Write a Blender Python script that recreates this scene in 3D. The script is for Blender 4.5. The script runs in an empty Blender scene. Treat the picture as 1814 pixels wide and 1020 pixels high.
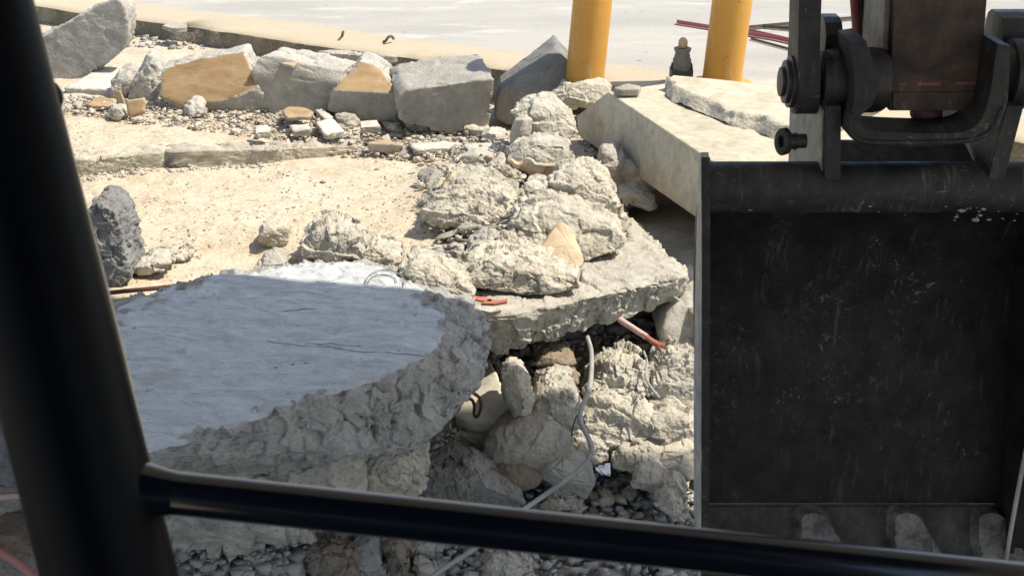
import bpy, bmesh, math, random
import numpy as np
from mathutils import Vector, Matrix

random.seed(7)
RNG = np.random.default_rng(7)
scene = bpy.context.scene
COL = scene.collection

# ------------------------------------------------------------------ camera
CAM_H, FPX, PITCH = 1.8, 2190.0, math.radians(24)
cam_d = bpy.data.cameras.new('camera')
cam = bpy.data.objects.new('camera', cam_d)
COL.objects.link(cam)
cam.location = (0, 0, CAM_H)
cam.rotation_euler = (math.radians(90) - PITCH, 0, 0)
cam_d.sensor_width = 36
cam_d.lens = 36 * FPX / 1814.0
cam_d.clip_start = 0.02
cam_d.clip_end = 1000
cam_d.dof.use_dof = True
cam_d.dof.focus_distance = 4.3
cam_d.dof.aperture_fstop = 26
scene.camera = cam

# ------------------------------------------------------------------ world and sun
SUN = Vector((0.62, 0.04, 1.0)).normalized()
world = bpy.data.worlds.new('World')
scene.world = world
world.use_nodes = True
wn = world.node_tree
bg = wn.nodes['Background']
sky = wn.nodes.new('ShaderNodeTexSky')
sky.sky_type = 'NISHITA'
sky.sun_disc = False
sky.sun_elevation = math.asin(SUN.z)
sky.sun_rotation = math.atan2(SUN.x, SUN.y)
sky.air_density = 1.0
sky.dust_density = 1.0
sky.ozone_density = 1.0
wn.links.new(sky.outputs[0], bg.inputs['Color'])
bg.inputs['Strength'].default_value = 0.15
sun_d = bpy.data.lights.new('sun', 'SUN')
sun_d.energy = 4.2
sun_d.angle = math.radians(0.55)
sun_d.color = (1.0, 0.93, 0.80)
sun_o = bpy.data.objects.new('sun', sun_d)
COL.objects.link(sun_o)
sun_o.rotation_euler = SUN.to_track_quat('Z', 'Y').to_euler()
sun_o.location = (6, 4, 12)
vs = scene.view_settings
vs.view_transform = 'Standard'
vs.look = 'None'
vs.gamma = 1.0
vs.exposure = 0.62
vs.use_curve_mapping = False
try:
    scene.cycles.max_bounces = 8
    scene.cycles.diffuse_bounces = 5
    scene.cycles.use_adaptive_sampling = True
except Exception:
    pass

# ------------------------------------------------------------------ photograph geometry
CP, SP = math.cos(PITCH), math.sin(PITCH)
def ray(px, py):
    u = (px - 907) / FPX
    v = (510 - py) / FPX
    return np.array([u, CP + v * SP, -SP + v * CP])
def P(px, py, z):                       # where a sight line meets height z
    r = ray(px, py)
    t = (z - CAM_H) / r[2]
    return np.array([0, 0, CAM_H]) + r * t
def W(px, py, y):                       # where a sight line meets the upright plane at y
    r = ray(px, py)
    return np.array([0, 0, CAM_H]) + r * (y / r[1])

# ------------------------------------------------------------------ vector noise
def _hash(ix, iy, iz, seed):
    h = (ix.astype(np.int64) * 374761393 + iy.astype(np.int64) * 668265263 +
         iz.astype(np.int64) * 2147483647 + seed * 1274126177) & 0xffffffff
    h = ((h ^ (h >> 13)) * 1274126177) & 0xffffffff
    h = ((h ^ (h >> 16)) * 2246822519) & 0xffffffff
    return ((h ^ (h >> 15)) & 0xffffff) / float(0xffffff)
def vnoise(p, seed=0):
    i = np.floor(p).astype(np.int64)
    f = p - i
    f = f * f * f * (f * (f * 6 - 15) + 10)
    r = 0
    for dx in (0, 1):
        wx = f[:, 0] if dx else 1 - f[:, 0]
        for dy in (0, 1):
            wy = f[:, 1] if dy else 1 - f[:, 1]
            for dz in (0, 1):
                wz = f[:, 2] if dz else 1 - f[:, 2]
                r = r + wx * wy * wz * _hash(i[:, 0] + dx, i[:, 1] + dy, i[:, 2] + dz, seed)
    return r * 2 - 1
def fbm(p, octaves=4, seed=0, gain=0.5, lac=2.03):
    a, s, tot = 1.0, 0, 0
    q = p.copy()
    for o in range(octaves):
        s = s + a * vnoise(q, seed + o * 17)
        tot += a
        a *= gain
        q = q * lac + 11.3
    return s / tot
def ridged(p, octaves=3, seed=0):
    a, s, tot = 1.0, 0, 0
    q = p.copy()
    for o in range(octaves):
        s = s + a * (1 - 2 * np.abs(vnoise(q, seed + o * 31)))
        tot += a
        a *= 0.55
        q = q * 2.1 + 5.7
    return s / tot
def cells(p, seed=0):                   # distance to, value of and tilt in the nearest random facet cell
    i = np.floor(p - 0.5).astype(np.int64)
    best = np.full(len(p), 9.0)
    val = np.zeros(len(p))
    tilt = np.zeros(len(p))
    for dx in (0, 1):
        for dy in (0, 1):
            for dz in (0, 1):
                c = i + np.array([dx, dy, dz])
                h = [_hash(c[:, 0], c[:, 1], c[:, 2], seed + k) for k in (1, 2, 3)]
                o = 0.5 + 0.72 * (np.stack(h, 1) - 0.5)
                dv = p - c - o
                d = (dv * dv).sum(1)
                m = d < best
                best = np.where(m, d, best)
                g = [(x * 7.31 + 0.37 * y) % 1.0 for x, y in ((h[0], h[1]), (h[1], h[2]), (h[2], h[0]))]
                val = np.where(m, (h[0] * 5.7 + h[1] * 3.3 + h[2]) % 1.0, val)
                tilt = np.where(m, dv[:, 0] * (g[0] - .5) + dv[:, 1] * (g[1] - .5) + dv[:, 2] * (g[2] - .5), tilt)
    best = np.sqrt(best)
    return best, val, tilt

# ------------------------------------------------------------------ mesh helpers
def mesh_np(name, V, F, mat=None, smooth=True, attrs=None):
    me = bpy.data.meshes.new(name)
    V = np.asarray(V, dtype=np.float32)
    F = np.asarray(F, dtype=np.int32)
    n = F.shape[1]
    me.vertices.add(len(V))
    me.vertices.foreach_set('co', V.ravel())
    me.loops.add(F.size)
    me.loops.foreach_set('vertex_index', F.ravel())
    me.polygons.add(len(F))
    me.polygons.foreach_set('loop_start', np.arange(0, F.size, n, dtype=np.int32))
    me.polygons.foreach_set('loop_total', np.full(len(F), n, dtype=np.int32))
    if smooth:
        me.polygons.foreach_set('use_smooth', np.ones(len(F), dtype=bool))
    me.update(calc_edges=True)
    me.validate()
    for k, a in (attrs or {}).items():
        at = me.attributes.new(k, 'FLOAT', 'POINT')
        at.data.foreach_set('value', np.asarray(a, dtype=np.float32))
    if mat:
        me.materials.append(mat)
    return me
def link(name, me, loc=(0, 0, 0), parent=None, rot=(0, 0, 0)):
    o = bpy.data.objects.new(name, me)
    COL.objects.link(o)
    o.location = loc
    o.rotation_euler = rot
    if parent:
        o.parent = parent
    return o
def tag(o, label=None, cat=None, group=None, kind=None):
    if label: o['label'] = label
    if cat: o['category'] = cat
    if group: o['group'] = group
    if kind: o['kind'] = kind
    return o
def empty(name, loc, label, cat, group=None):
    o = bpy.data.objects.new(name, None)
    COL.objects.link(o)
    o.location = loc
    o.empty_display_size = 0.1
    return tag(o, label, cat, group)
def bm_obj(name, bm, mat, parent=None, smooth=False, bevel=0.0, seg=2, off=None):
    """a bmesh in world coordinates becomes one object whose origin is at off or its parent's place"""
    if bevel:
        es = [e for e in bm.edges if len(e.link_faces) == 2 and e.calc_face_angle(0) > 0.5]
        bmesh.ops.bevel(bm, geom=es, offset=bevel, segments=seg, affect='EDGES', profile=0.5, clamp_overlap=True)
    bmesh.ops.recalc_face_normals(bm, faces=bm.faces)
    if off is None:
        off = Vector((0, 0, 0))
        q = parent
        while q is not None:
            off = off + Vector(q.location)
            q = q.parent
        o_loc = (0, 0, 0)
    else:
        off = Vector(off)
        o_loc = off
    bmesh.ops.translate(bm, verts=bm.verts, vec=-off)
    me = bpy.data.meshes.new(name)
    bm.to_mesh(me)
    bm.free()
    me.materials.append(mat)
    if smooth:
        for p in me.polygons:
            p.use_smooth = True
        if smooth == 'auto':
            me.set_sharp_from_angle(angle=math.radians(38))
    return link(name, me, o_loc, parent)
def add_prism(bm, poly, vec):
    vec = Vector(vec)
    a = [bm.verts.new(Vector(p)) for p in poly]
    b = [bm.verts.new(Vector(p) + vec) for p in poly]
    n = len(a)
    f1 = bm.faces.new(a[::-1])
    f2 = bm.faces.new(b)
    for i in range(n):
        j = (i + 1) % n
        bm.faces.new((a[i], a[j], b[j], b[i]))
    return f1, f2
def add_rev(bm, c, axis, prof, seg=32, caps=True):
    """profile of (distance along the axis, radius) turned round an axis"""
    axis = Vector(axis).normalized()
    u = axis.orthogonal().normalized()
    v = axis.cross(u)
    rings = []
    for d, r in prof:
        rings.append([bm.verts.new(Vector(c) + axis * d + (u * math.cos(2 * math.pi * k / seg) + v * math.sin(2 * math.pi * k / seg)) * max(r, 1e-4)) for k in range(seg)])
    for a, b in zip(rings, rings[1:]):
        for k in range(seg):
            bm.faces.new((a[k], a[(k + 1) % seg], b[(k + 1) % seg], b[k]))
    if caps:
        bm.faces.new(rings[0][::-1])
        bm.faces.new(rings[-1])
def smooth_path(pts, n=8):
    pts = [Vector(p) for p in pts]
    q = [pts[0] * 2 - pts[1]] + pts + [pts[-1] * 2 - pts[-2]]
    out = []
    for i in range(1, len(q) - 2):
        for k in range(n):
            t = k / n
            a, b, c, d = q[i - 1], q[i], q[i + 1], q[i + 2]
            out.append(0.5 * ((2 * b) + (c - a) * t + (2 * a - 5 * b + 4 * c - d) * t * t + (3 * b - 3 * c + d - a) * t ** 3))
    out.append(pts[-1])
    return out
def add_tube(bm, path, r, seg=12, caps=True):
    path = [Vector(p) for p in path]
    rings = []
    up = Vector((0.13, 0.2, 1)).normalized()
    for i, p in enumerate(path):
        t = (path[min(i + 1, len(path) - 1)] - path[max(i - 1, 0)]).normalized()
        u = up.cross(t)
        if u.length < 1e-3:
            u = Vector((1, 0, 0)).cross(t)
        u.normalize()
        v = t.cross(u)
        rr = r(i / (len(path) - 1)) if callable(r) else r
        rings.append([bm.verts.new(p + (u * math.cos(2 * math.pi * k / seg) + v * math.sin(2 * math.pi * k / seg)) * rr) for k in range(seg)])
    for a, b in zip(rings, rings[1:]):
        for k in range(seg):
            bm.faces.new((a[k], a[(k + 1) % seg], b[(k + 1) % seg], b[k]))
    if caps:
        bm.faces.new(rings[0][::-1])
        bm.faces.new(rings[-1])
_ico = {}
def ico(sub):
    if sub not in _ico:
        bm = bmesh.new()
        bmesh.ops.create_icosphere(bm, subdivisions=sub, radius=1)
        V = np.array([v.co[:] for v in bm.verts])
        F = np.array([[v.index for v in f.verts] for f in bm.faces])
        bm.free()
        _ico[sub] = (V / np.linalg.norm(V, axis=1)[:, None], F)
    return _ico[sub]
def hull_planes(pts, c):
    bm = bmesh.new()
    for p in pts:
        bm.verts.new(Vector(p))
    bmesh.ops.convex_hull(bm, input=bm.verts)
    bm.normal_update()
    pl = []
    for f in bm.faces:
        n = np.array(f.normal[:])
        if f.calc_area() < 1e-7:
            continue
        d = float(n @ (np.array(f.verts[0].co[:]) - c))
        if d < 0:
            n, d = -n, -d
        if any(n @ m > 0.9985 and abs(d - e) < 0.006 for m, e in pl):
            continue
        pl.append((n, max(d, 1e-3)))
    bm.free()
    return np.array([n for n, _ in pl]), np.array([d for _, d in pl])
def chunk_mesh(name, pts, mat, rough=None, paint=None, sharp=34, sub=5, amp=0.012, fine=0.0, scale=9.0, seed=0,
               smooth_amp=0.0012, centre=None, ragged=0.05, strata=0.25):
    """broken lump of concrete: the convex body of pts, its edges worn, its broken faces crumbled"""
    pts = np.asarray(pts, float)
    c = pts.mean(0) if centre is None else np.asarray(centre, float)
    lo, hi = pts.min(0), pts.max(0)
    c = 0.5 * c + 0.25 * (lo + hi)
    N, D = hull_planes(pts, c)
    V, F = ico(sub)
    ext = (hi - lo) / 2
    U = V * np.maximum(ext, ext.max() * 0.25)
    q = np.maximum((U @ N.T) / D, 1e-6)
    m = q.max(1, keepdims=True)
    w = (q / m) ** sharp
    s = w.sum(1)
    t = 1.0 / (m[:, 0] * s ** (1.0 / sharp))
    w2 = (q / m) ** (sharp * 1.6)
    w2 = w2 / w2.sum(1, keepdims=True)
    rf = np.array([1.0 if rough is None else float(rough(n)) for n in N])
    pf = np.array([0.0 if paint is None else float(paint(n)) for n in N])
    X0 = U * t[:, None]
    wv = np.stack([fbm(X0 * scale * 0.55 + k * 9.3 + seed, 3, seed + 40 + k) for k in range(3)], 1) * (ragged * np.abs(ext).max())
    q2 = np.maximum(((X0 + wv) @ N.T) / D, 1e-6)
    w3 = (q2 / q2.max(1, keepdims=True)) ** (sharp * 2.0)
    w3 = w3 / w3.sum(1, keepdims=True)
    r_w = w3 @ rf
    p_w = w3 @ pf
    nrm = w2 @ N
    nrm /= np.linalg.norm(nrm, axis=1)[:, None] + 1e-9
    X = c + U * t[:, None]
    edge = 1 - (w2 ** 2).sum(1)                       # 0 on a face, towards 1 on a broken edge
    r_w = np.clip(r_w + 0.0 * edge, 0, 1)
    Y = X * scale + seed * 3.17
    warp = np.stack([vnoise(Y * 0.8 + k * 7.1, seed + k) for k in range(3)], 1) * 0.28
    cd, cv, ct = cells((Y + warp) * 0.9, seed)
    d1 = (cv - 0.5) * 0.9 + ct * 2.3                  # tilted, stepped facets of broken concrete
    cd2, cv2, ct2 = cells((Y + warp * 0.7) * 2.3 + 4.0, seed + 5)
    d2 = (cv2 - 0.5) * 0.8 + ct2 * 2.2
    cd4, cv4, ct4 = cells(Y * 6.0 + 1.0, seed + 8)
    d4 = (cv4 - 0.5) * 0.8 + ct4 * 1.8
    d3 = fbm(Y * 6.5, 3, seed + 9)
    d0 = fbm(Y * 0.42, 3, seed + 2)
    flat = np.clip(0.55 + 1.5 * vnoise(Y * 0.33 + 3.0, seed + 13), 0.12, 1.15)      # some faces split clean, others crumble
    sd = np.array([math.sin(seed * 2.1) * .45, math.cos(seed * 1.7) * .45, 1.0])
    lay = (Y @ sd) * 1.25 + 0.8 * vnoise(Y * 0.6, seed + 31) + 0.25 * vnoise(Y * 2.2, seed + 32)
    lay = lay - np.floor(lay)
    strat = np.where(lay < .82, lay / .82, (1 - lay) / .18) - 0.5            # split along flaky layers
    disp = amp * r_w * (strata * strat + d0 * 1.0 + 0.85 * d1 + flat * (0.48 * d2 + 0.20 * d4) + 0.10 * d3)
    disp -= amp * 0.9 * edge * np.clip(0.25 + vnoise(Y * 1.3, seed + 3), 0, 1)
    disp += smooth_amp * (1 - r_w) * (fbm(Y * np.array([0.45, 1.3, 1.3]), 3, seed + 4) * 1.3 + fine * d3)
    X = X + nrm * disp[:, None]
    base = np.array([(lo[0] + hi[0]) / 2, (lo[1] + hi[1]) / 2, lo[2]])
    noisy = np.clip(p_w + 0.25 * vnoise(Y * 2.0, seed + 21) * (p_w > .02) * (p_w < .98), 0, 1)
    me = mesh_np(name, X - base, F, mat, True, {'rough': r_w, 'paint': noisy})
    return me, base
def chunk(name, pts, mat, label, cat, group=None, **k):
    me, base = chunk_mesh(name, pts, mat, **k)
    return tag(link(name, me, base), label, cat, group)
def block_pts(front, z0, thick, k=0.0, lean=0.0, back=1.0, vec=None, bulge=0.0, zb=None):
    """points of a lump whose near face is seen with this outline and which rests at height z0"""
    fb = max(front, key=lambda q: q[1])
    b = P(fb[0], fb[1], z0)
    out = []
    for q in front:
        r = ray(q[0], q[1])
        t = (b[1] - k * b[0] + lean * (CAM_H - z0)) / (r[1] - k * r[0] - lean * r[2])
        if len(q) > 2:
            t += q[2] / r[1]
        out.append(np.array([0, 0, CAM_H]) + r * t)
    f = np.array(out)
    c = f.mean(0)
    v = np.array(vec if vec is not None else (0, thick, 0), float)
    g = c + (f - c) * back + v
    lo = f[:, 2].min()
    g[:, 2] = np.maximum(g[:, 2], lo - 0.02)
    allp = [f, g]
    if bulge:
        allp.append(np.array([c + np.array([0, -bulge, bulge * 0.35])]))
        fr = random.Random(int(abs(c[0] * 7919 + c[1] * 104729)) + len(front))
        for _ in range(5):
            a, b_ = fr.choice(f), fr.choice(f)
            q = c + (a * .5 + b_ * .5 - c) * fr.uniform(.5, 1.0)
            allp.append(np.array([q + np.array([0, -bulge * fr.uniform(.4, 1.5), bulge * fr.uniform(0, .7)])]))
    return np.concatenate(allp)
def block(name, front, z0, thick, mat, label, cat='concrete chunk', group=None, k=0.0, lean=0.0, back=1.0, vec=None, bulge=0.0, **kw):
    return chunk(name, block_pts(front, z0, thick, k, lean, back, vec, bulge), mat, label, cat, group, **kw)
def slab_pts(top, z, thick, under=0.0):
    """flat piece seen from above with this outline; z a height or one for each corner"""
    zs = z if isinstance(z, (list, tuple)) else [z] * len(top)
    t = np.array([P(q[0], q[1], zz) for q, zz in zip(top, zs)])
    c = t.mean(0)
    b = c + (t - c) * (1 - under) - np.array([0, 0, thick])
    return np.concatenate([t, b])

# ------------------------------------------------------------------ materials
class NT:
    def __init__(self, name):
        self.m = bpy.data.materials.new(name)
        self.m.use_nodes = True
        self.t = self.m.node_tree
        self.b = self.t.nodes['Principled BSDF']
        self.co = self.n('ShaderNodeTexCoord').outputs['Object']
    def n(self, kind, **props):
        nd = self.t.nodes.new(kind)
        for k, v in props.items():
            setattr(nd, k, v)
        return nd
    def l(self, a, b):
        self.t.links.new(a, b)
    def put(self, sock, v):
        if hasattr(v, 'is_linked') or isinstance(v, bpy.types.NodeSocket):
            self.l(v, sock)
        else:
            sock.default_value = v
    def math(self, op, a, b=0.0, c=None, clamp=False):
        nd = self.n('ShaderNodeMath', operation=op, use_clamp=clamp)
        self.put(nd.inputs[0], a)
        self.put(nd.inputs[1], b)
        if c is not None: self.put(nd.inputs[2], c)
        return nd.outputs[0]
    def shift(self, co):                                    # every object gets its own place in the pattern
        info = self.n('ShaderNodeObjectInfo')
        cx = self.n('ShaderNodeCombineXYZ')
        for i in range(3):
            self.l(self.math('MULTIPLY', info.outputs['Random'], 37.0 + 13 * i), cx.inputs[i])
        v = self.n('ShaderNodeVectorMath', operation='ADD')
        self.l(co, v.inputs[0]); self.l(cx.outputs[0], v.inputs[1])
        return v.outputs[0]
    def scale(self, co, s, r=(0, 0, 0)):
        mp = self.n('ShaderNodeMapping')
        mp.inputs['Scale'].default_value = s
        mp.inputs['Rotation'].default_value = r
        self.l(co, mp.inputs['Vector'])
        return mp.outputs[0]
    def noise(self, scale, detail=4, rough=0.55, co=None, dist=0.0):
        nd = self.n('ShaderNodeTexNoise')
        nd.inputs['Scale'].default_value = scale
        nd.inputs['Detail'].default_value = detail
        nd.inputs['Roughness'].default_value = rough
        nd.inputs['Distortion'].default_value = dist
        self.l(co if co is not None else self.co, nd.inputs['Vector'])
        return nd.outputs['Fac']
    def voro(self, scale, co=None, feature='F1', out='Distance'):
        nd = self.n('ShaderNodeTexVoronoi', feature=feature)
        nd.inputs['Scale'].default_value = scale
        self.l(co if co is not None else self.co, nd.inputs['Vector'])
        return nd.outputs[out]
    def ramp(self, f, a, b, lo=0.0, hi=1.0):
        nd = self.n('ShaderNodeMapRange')
        nd.clamp = True
        self.put(nd.inputs['Value'], f)
        for i, v in zip((1, 2, 3, 4), (a, b, lo, hi)):
            nd.inputs[i].default_value = v
        return nd.outputs[0]
    def mix(self, f, a, b, mode='MIX'):
        nd = self.n('ShaderNodeMix', data_type='RGBA', blend_type=mode)
        self.put(nd.inputs[0], f)
        for s, v in ((nd.inputs[6], a), (nd.inputs[7], b)):
            if isinstance(v, tuple):
                s.default_value = (*v, 1)
            elif isinstance(v, (int, float)):
                s.default_value = (v, v, v, 1)
            else:
                self.l(v, s)
        return nd.outputs[2]
    def attr(self, name):
        return self.n('ShaderNodeAttribute', attribute_name=name).outputs['Fac']
    def bump(self, layers):
        prev = None
        for h, strength, dist in layers:
            nd = self.n('ShaderNodeBump')
            nd.inputs['Distance'].default_value = dist
            self.put(nd.inputs['Strength'], strength)
            self.l(h, nd.inputs['Height'])
            if prev is not None:
                self.l(prev, nd.inputs['Normal'])
            prev = nd.outputs[0]
        self.l(prev, self.b.inputs['Normal'])
    def done(self, col, rough=0.9, spec=0.3, metal=0.0):
        self.put(self.b.inputs['Base Color'], (*col, 1) if isinstance(col, tuple) else col)
        self.put(self.b.inputs['Roughness'], rough)
        self.b.inputs['Specular IOR Level'].default_value = spec
        self.b.inputs['Metallic'].default_value = metal
        return self.m

def concrete(name, a, b, broken, paint=(0.37, 0.265, 0.145), speck=0.55, fine=1.0, smooth_bump=0.25, ripple=0.0):
    t = NT(name)
    co = t.shift(t.co)
    r = t.attr('rough')
    big = t.ramp(t.noise(4.0, 5, 0.6, co), 0.34, 0.68)
    mid = t.noise(28, 5, 0.65, co)
    grain = t.noise(190, 3, 0.7, co)
    c = t.mix(big, a, b)
    bc = t.mix(t.ramp(t.noise(14, 4, 0.6, co), 0.3, 0.7), broken, tuple(x * 0.80 for x in broken))
    c = t.mix(r, c, bc)
    c = t.mix(1.0, c, t.ramp(t.noise(11, 6, 0.72, co, 0.6), 0.3, 0.7, 0.74, 1.16), 'MULTIPLY')
    c = t.mix(1.0, c, t.ramp(mid, 0.25, 0.75, 0.80, 1.12), 'MULTIPLY')
    c = t.mix(1.0, c, t.ramp(grain, 0.25, 0.75, 0.84, 1.10), 'MULTIPLY')
    ag = t.voro(60, co)                                     # stones of the aggregate
    agc = t.voro(60, co, out='Color')
    sep = t.n('ShaderNodeSeparateColor'); t.l(agc, sep.inputs[0])
    stone = t.math('MULTIPLY', t.ramp(ag, 0.42, 0.30), t.ramp(sep.outputs[0], 0.62, 0.66))
    c = t.mix(t.math('MULTIPLY', t.math('MULTIPLY', stone, r), speck), c, tuple(x * 0.55 for x in a))
    pit = t.math('MULTIPLY', t.ramp(t.voro(34, co), 0.17, 0.08), t.ramp(t.noise(9, 2, 0.5, co), 0.50, 0.62))
    c = t.mix(t.math('MULTIPLY', pit, 0.6), c, tuple(x * 0.35 for x in a))
    inf = t.n('ShaderNodeObjectInfo').outputs['Random']
    c = t.mix(1.0, c, t.mix(t.math('FRACT', t.math('MULTIPLY', inf, 13.7)), t.mix(inf, 0.86, 1.08), t.mix(inf, (0.92, 0.88, 0.80), (1.05, 1.02, 0.96))), 'MULTIPLY')
    pn = t.mix(t.ramp(t.noise(7, 5, 0.65, t.scale(co, (1, 1, 3))), 0.35, 0.7), paint, tuple(x * y for x, y in zip(paint, (0.72, 0.60, 0.55))))
    pa = t.attr('paint')
    pa = t.ramp(t.math('ADD', pa, t.math('MULTIPLY', t.math('SUBTRACT', mid, 0.5), 0.5)), 0.42, 0.55)
    c = t.mix(pa, c, pn)
    rb = t.math('MULTIPLY', t.math('SUBTRACT', 1.0, t.math('MULTIPLY', pa, 0.75)), t.ramp(r, 0, 1, smooth_bump, 1.0))
    layers = [(mid, t.math('MULTIPLY', rb, 0.55 * fine), 0.012), (t.voro(75, co), t.math('MULTIPLY', rb, 0.5 * fine), 0.006),
              (grain, t.math('MULTIPLY', rb, 0.5), 0.003)]
    if ripple:
        cr = t.scale(co, (1.0, 2.6, 1.0), (0, 0, 0.25))
        rip = t.noise(9.0, 4, 0.55, cr, 0.6)
        layers.insert(0, (rip, t.math('MULTIPLY', t.math('SUBTRACT', 1.0, r), ripple), 0.02))
    t.bump(layers)
    return t.done(c, t.ramp(mid, 0.3, 0.7, 0.82, 0.95), 0.25)

M = {}
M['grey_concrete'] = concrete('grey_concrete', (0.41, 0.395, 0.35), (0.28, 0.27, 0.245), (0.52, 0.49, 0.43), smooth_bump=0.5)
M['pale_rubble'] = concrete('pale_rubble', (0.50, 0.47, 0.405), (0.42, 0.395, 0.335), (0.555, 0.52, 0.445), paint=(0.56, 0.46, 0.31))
M['dark_rubble'] = concrete('dark_rubble', (0.28, 0.27, 0.25), (0.205, 0.20, 0.185), (0.33, 0.315, 0.285))
M['blue_rubble'] = concrete('blue_rubble', (0.22, 0.225, 0.235), (0.15, 0.155, 0.165), (0.235, 0.24, 0.25))
M['brown_rubble'] = concrete('brown_rubble', (0.26, 0.20, 0.15), (0.19, 0.15, 0.115), (0.29, 0.235, 0.18))
M['cream_slab'] = concrete('cream_slab', (0.55, 0.50, 0.395), (0.48, 0.435, 0.34), (0.55, 0.51, 0.43), smooth_bump=0.12)
M['tan_tile'] = concrete('tan_tile', (0.47, 0.34, 0.20), (0.40, 0.27, 0.15), (0.46, 0.41, 0.33), smooth_bump=0.1)
M['white_chip'] = concrete('white_chip', (0.60, 0.57, 0.50), (0.55, 0.52, 0.45), (0.5, 0.47, 0.41), smooth_bump=0.1)

def shaded_slab_material():
    """trowelled top of the near slab, with two hairline cracks and dark crumbs"""
    t = NT('trowelled_concrete')
    co = t.co
    r = t.attr('rough')
    cr = t.scale(co, (1.0, 1.75, 1.0), (0, 0, 0.18))
    rip = t.noise(8.5, 4, 0.52, cr, 0.8)
    rip2 = t.noise(26, 3, 0.6, cr, 0.5)
    mid = t.noise(30, 5, 0.65, co)
    grain = t.noise(210, 3, 0.7, co)
    big = t.ramp(t.noise(2.6, 4, 0.6, co), 0.35, 0.68)
    c = t.mix(big, (0.50, 0.52, 0.515), (0.43, 0.44, 0.43))
    c = t.mix(t.ramp(rip, 0.35, 0.7), c, (0.57, 0.585, 0.575))
    bc = t.mix(t.ramp(t.noise(12, 4, 0.6, co), 0.3, 0.7), (0.39, 0.38, 0.355), (0.30, 0.292, 0.27))
    c = t.mix(r, c, bc)
    c = t.mix(1.0, c, t.ramp(mid, 0.25, 0.75, 0.86, 1.1), 'MULTIPLY')
    c = t.mix(1.0, c, t.ramp(grain, 0.25, 0.75, 0.86, 1.08), 'MULTIPLY')
    sandy = t.math('MULTIPLY', t.ramp(t.noise(5.5, 5, 0.7, co), 0.54, 0.68), t.math('SUBTRACT', 1.0, r))
    c = t.mix(t.math('MULTIPLY', sandy, 0.55), c, (0.40, 0.375, 0.33))
    crumbs = t.math('MULTIPLY', t.ramp(t.voro(26, co), 0.20, 0.11), t.ramp(t.noise(4.5, 3, 0.6, co), 0.50, 0.60))
    crumbs = t.math('MULTIPLY', crumbs, t.math('SUBTRACT', 1.0, r))
    c = t.mix(t.math('MULTIPLY', crumbs, 0.75), c, (0.10, 0.09, 0.08))
    sep = t.n('ShaderNodeSeparateXYZ'); t.l(co, sep.inputs[0])
    wob = t.math('MULTIPLY', t.math('SUBTRACT', t.noise(6, 3, 0.6, co), 0.5), 0.06)
    crack = 0.0
    for (x0, y0, x1, y1) in CRACKS:
        k = (y1 - y0) / (x1 - x0)
        d = t.math('ABSOLUTE', t.math('SUBTRACT', t.math('ADD', sep.outputs[1], wob), t.math('ADD', t.math('MULTIPLY', sep.outputs[0], k), y0 - k * x0)))
        ln = t.ramp(d, 0.0035, 0.0010)
        ins = t.math('MULTIPLY', t.math('GREATER_THAN', sep.outputs[0], min(x0, x1)), t.math('LESS_THAN', sep.outputs[0], max(x0, x1)))
        ln = t.math('MULTIPLY', ln, ins)
        crack = ln if isinstance(crack, float) else t.math('MAXIMUM', crack, ln)
    c = t.mix(t.math('MULTIPLY', crack, 0.8), c, (0.05, 0.05, 0.05))
    sm = t.math('SUBTRACT', 1.0, r)
    t.bump([(rip, t.math('MULTIPLY', sm, 0.85), 0.042), (rip2, t.math('MULTIPLY', sm, 0.3), 0.008), (mid, t.math('MULTIPLY', sm, 0.4), 0.006),
            (crack, t.math('MULTIPLY', sm, -0.6), 0.01),
            (mid, t.math('MULTIPLY', r, 0.6), 0.012), (t.voro(70, co), t.math('MULTIPLY', r, 0.5), 0.006), (grain, 0.25, 0.002)])
    return t.done(c, t.ramp(r, 0, 1, 0.65, 0.9), 0.22)

def sand_material():
    t = NT('crushed_limestone_sand')
    pit = t.attr('pit')
    a = t.ramp(t.noise(1.6, 5, 0.62), 0.36, 0.66)
    b = t.ramp(t.noise(9, 5, 0.65), 0.35, 0.7)
    c = t.mix(a, (0.48, 0.39, 0.27), (0.55, 0.475, 0.36))
    c = t.mix(t.math('MULTIPLY', b, 0.55), c, (0.60, 0.53, 0.42))
    rustn = t.ramp(t.noise(2.7, 4, 0.6, t.scale(t.co, (1, 1.7, 1))), 0.56, 0.72)
    c = t.mix(t.math('MULTIPLY', rustn, 0.55), c, (0.45, 0.325, 0.21))
    peb = t.voro(150, out='Color')
    sep = t.n('ShaderNodeSeparateColor'); t.l(peb, sep.inputs[0])
    peb2 = t.n('ShaderNodeSeparateColor'); t.l(t.voro(62, out='Color'), peb2.inputs[0])
    c = t.mix(1.0, c, t.ramp(sep.outputs[0], 0, 1, 0.82, 1.10), 'MULTIPLY')
    patch = t.ramp(t.noise(6, 4, 0.65), 0.42, 0.62)
    c = t.mix(patch, c, t.mix(1.0, c, t.ramp(peb2.outputs[0], 0, 1, 0.70, 1.12), 'MULTIPLY'))
    c = t.mix(1.0, c, t.ramp(t.noise(160, 3, 0.7), 0.25, 0.75, 0.88, 1.08), 'MULTIPLY')
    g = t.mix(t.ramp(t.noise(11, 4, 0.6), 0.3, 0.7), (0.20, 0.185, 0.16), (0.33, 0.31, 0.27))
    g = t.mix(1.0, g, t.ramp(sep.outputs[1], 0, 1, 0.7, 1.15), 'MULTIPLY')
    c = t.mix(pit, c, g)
    t.bump([(t.noise(18, 5, 0.65), 0.45, 0.02), (t.noise(70, 4, 0.7), 0.35, 0.006), (t.voro(130), 0.2, 0.003)])
    return t.done(c, 0.95, 0.2)

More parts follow.
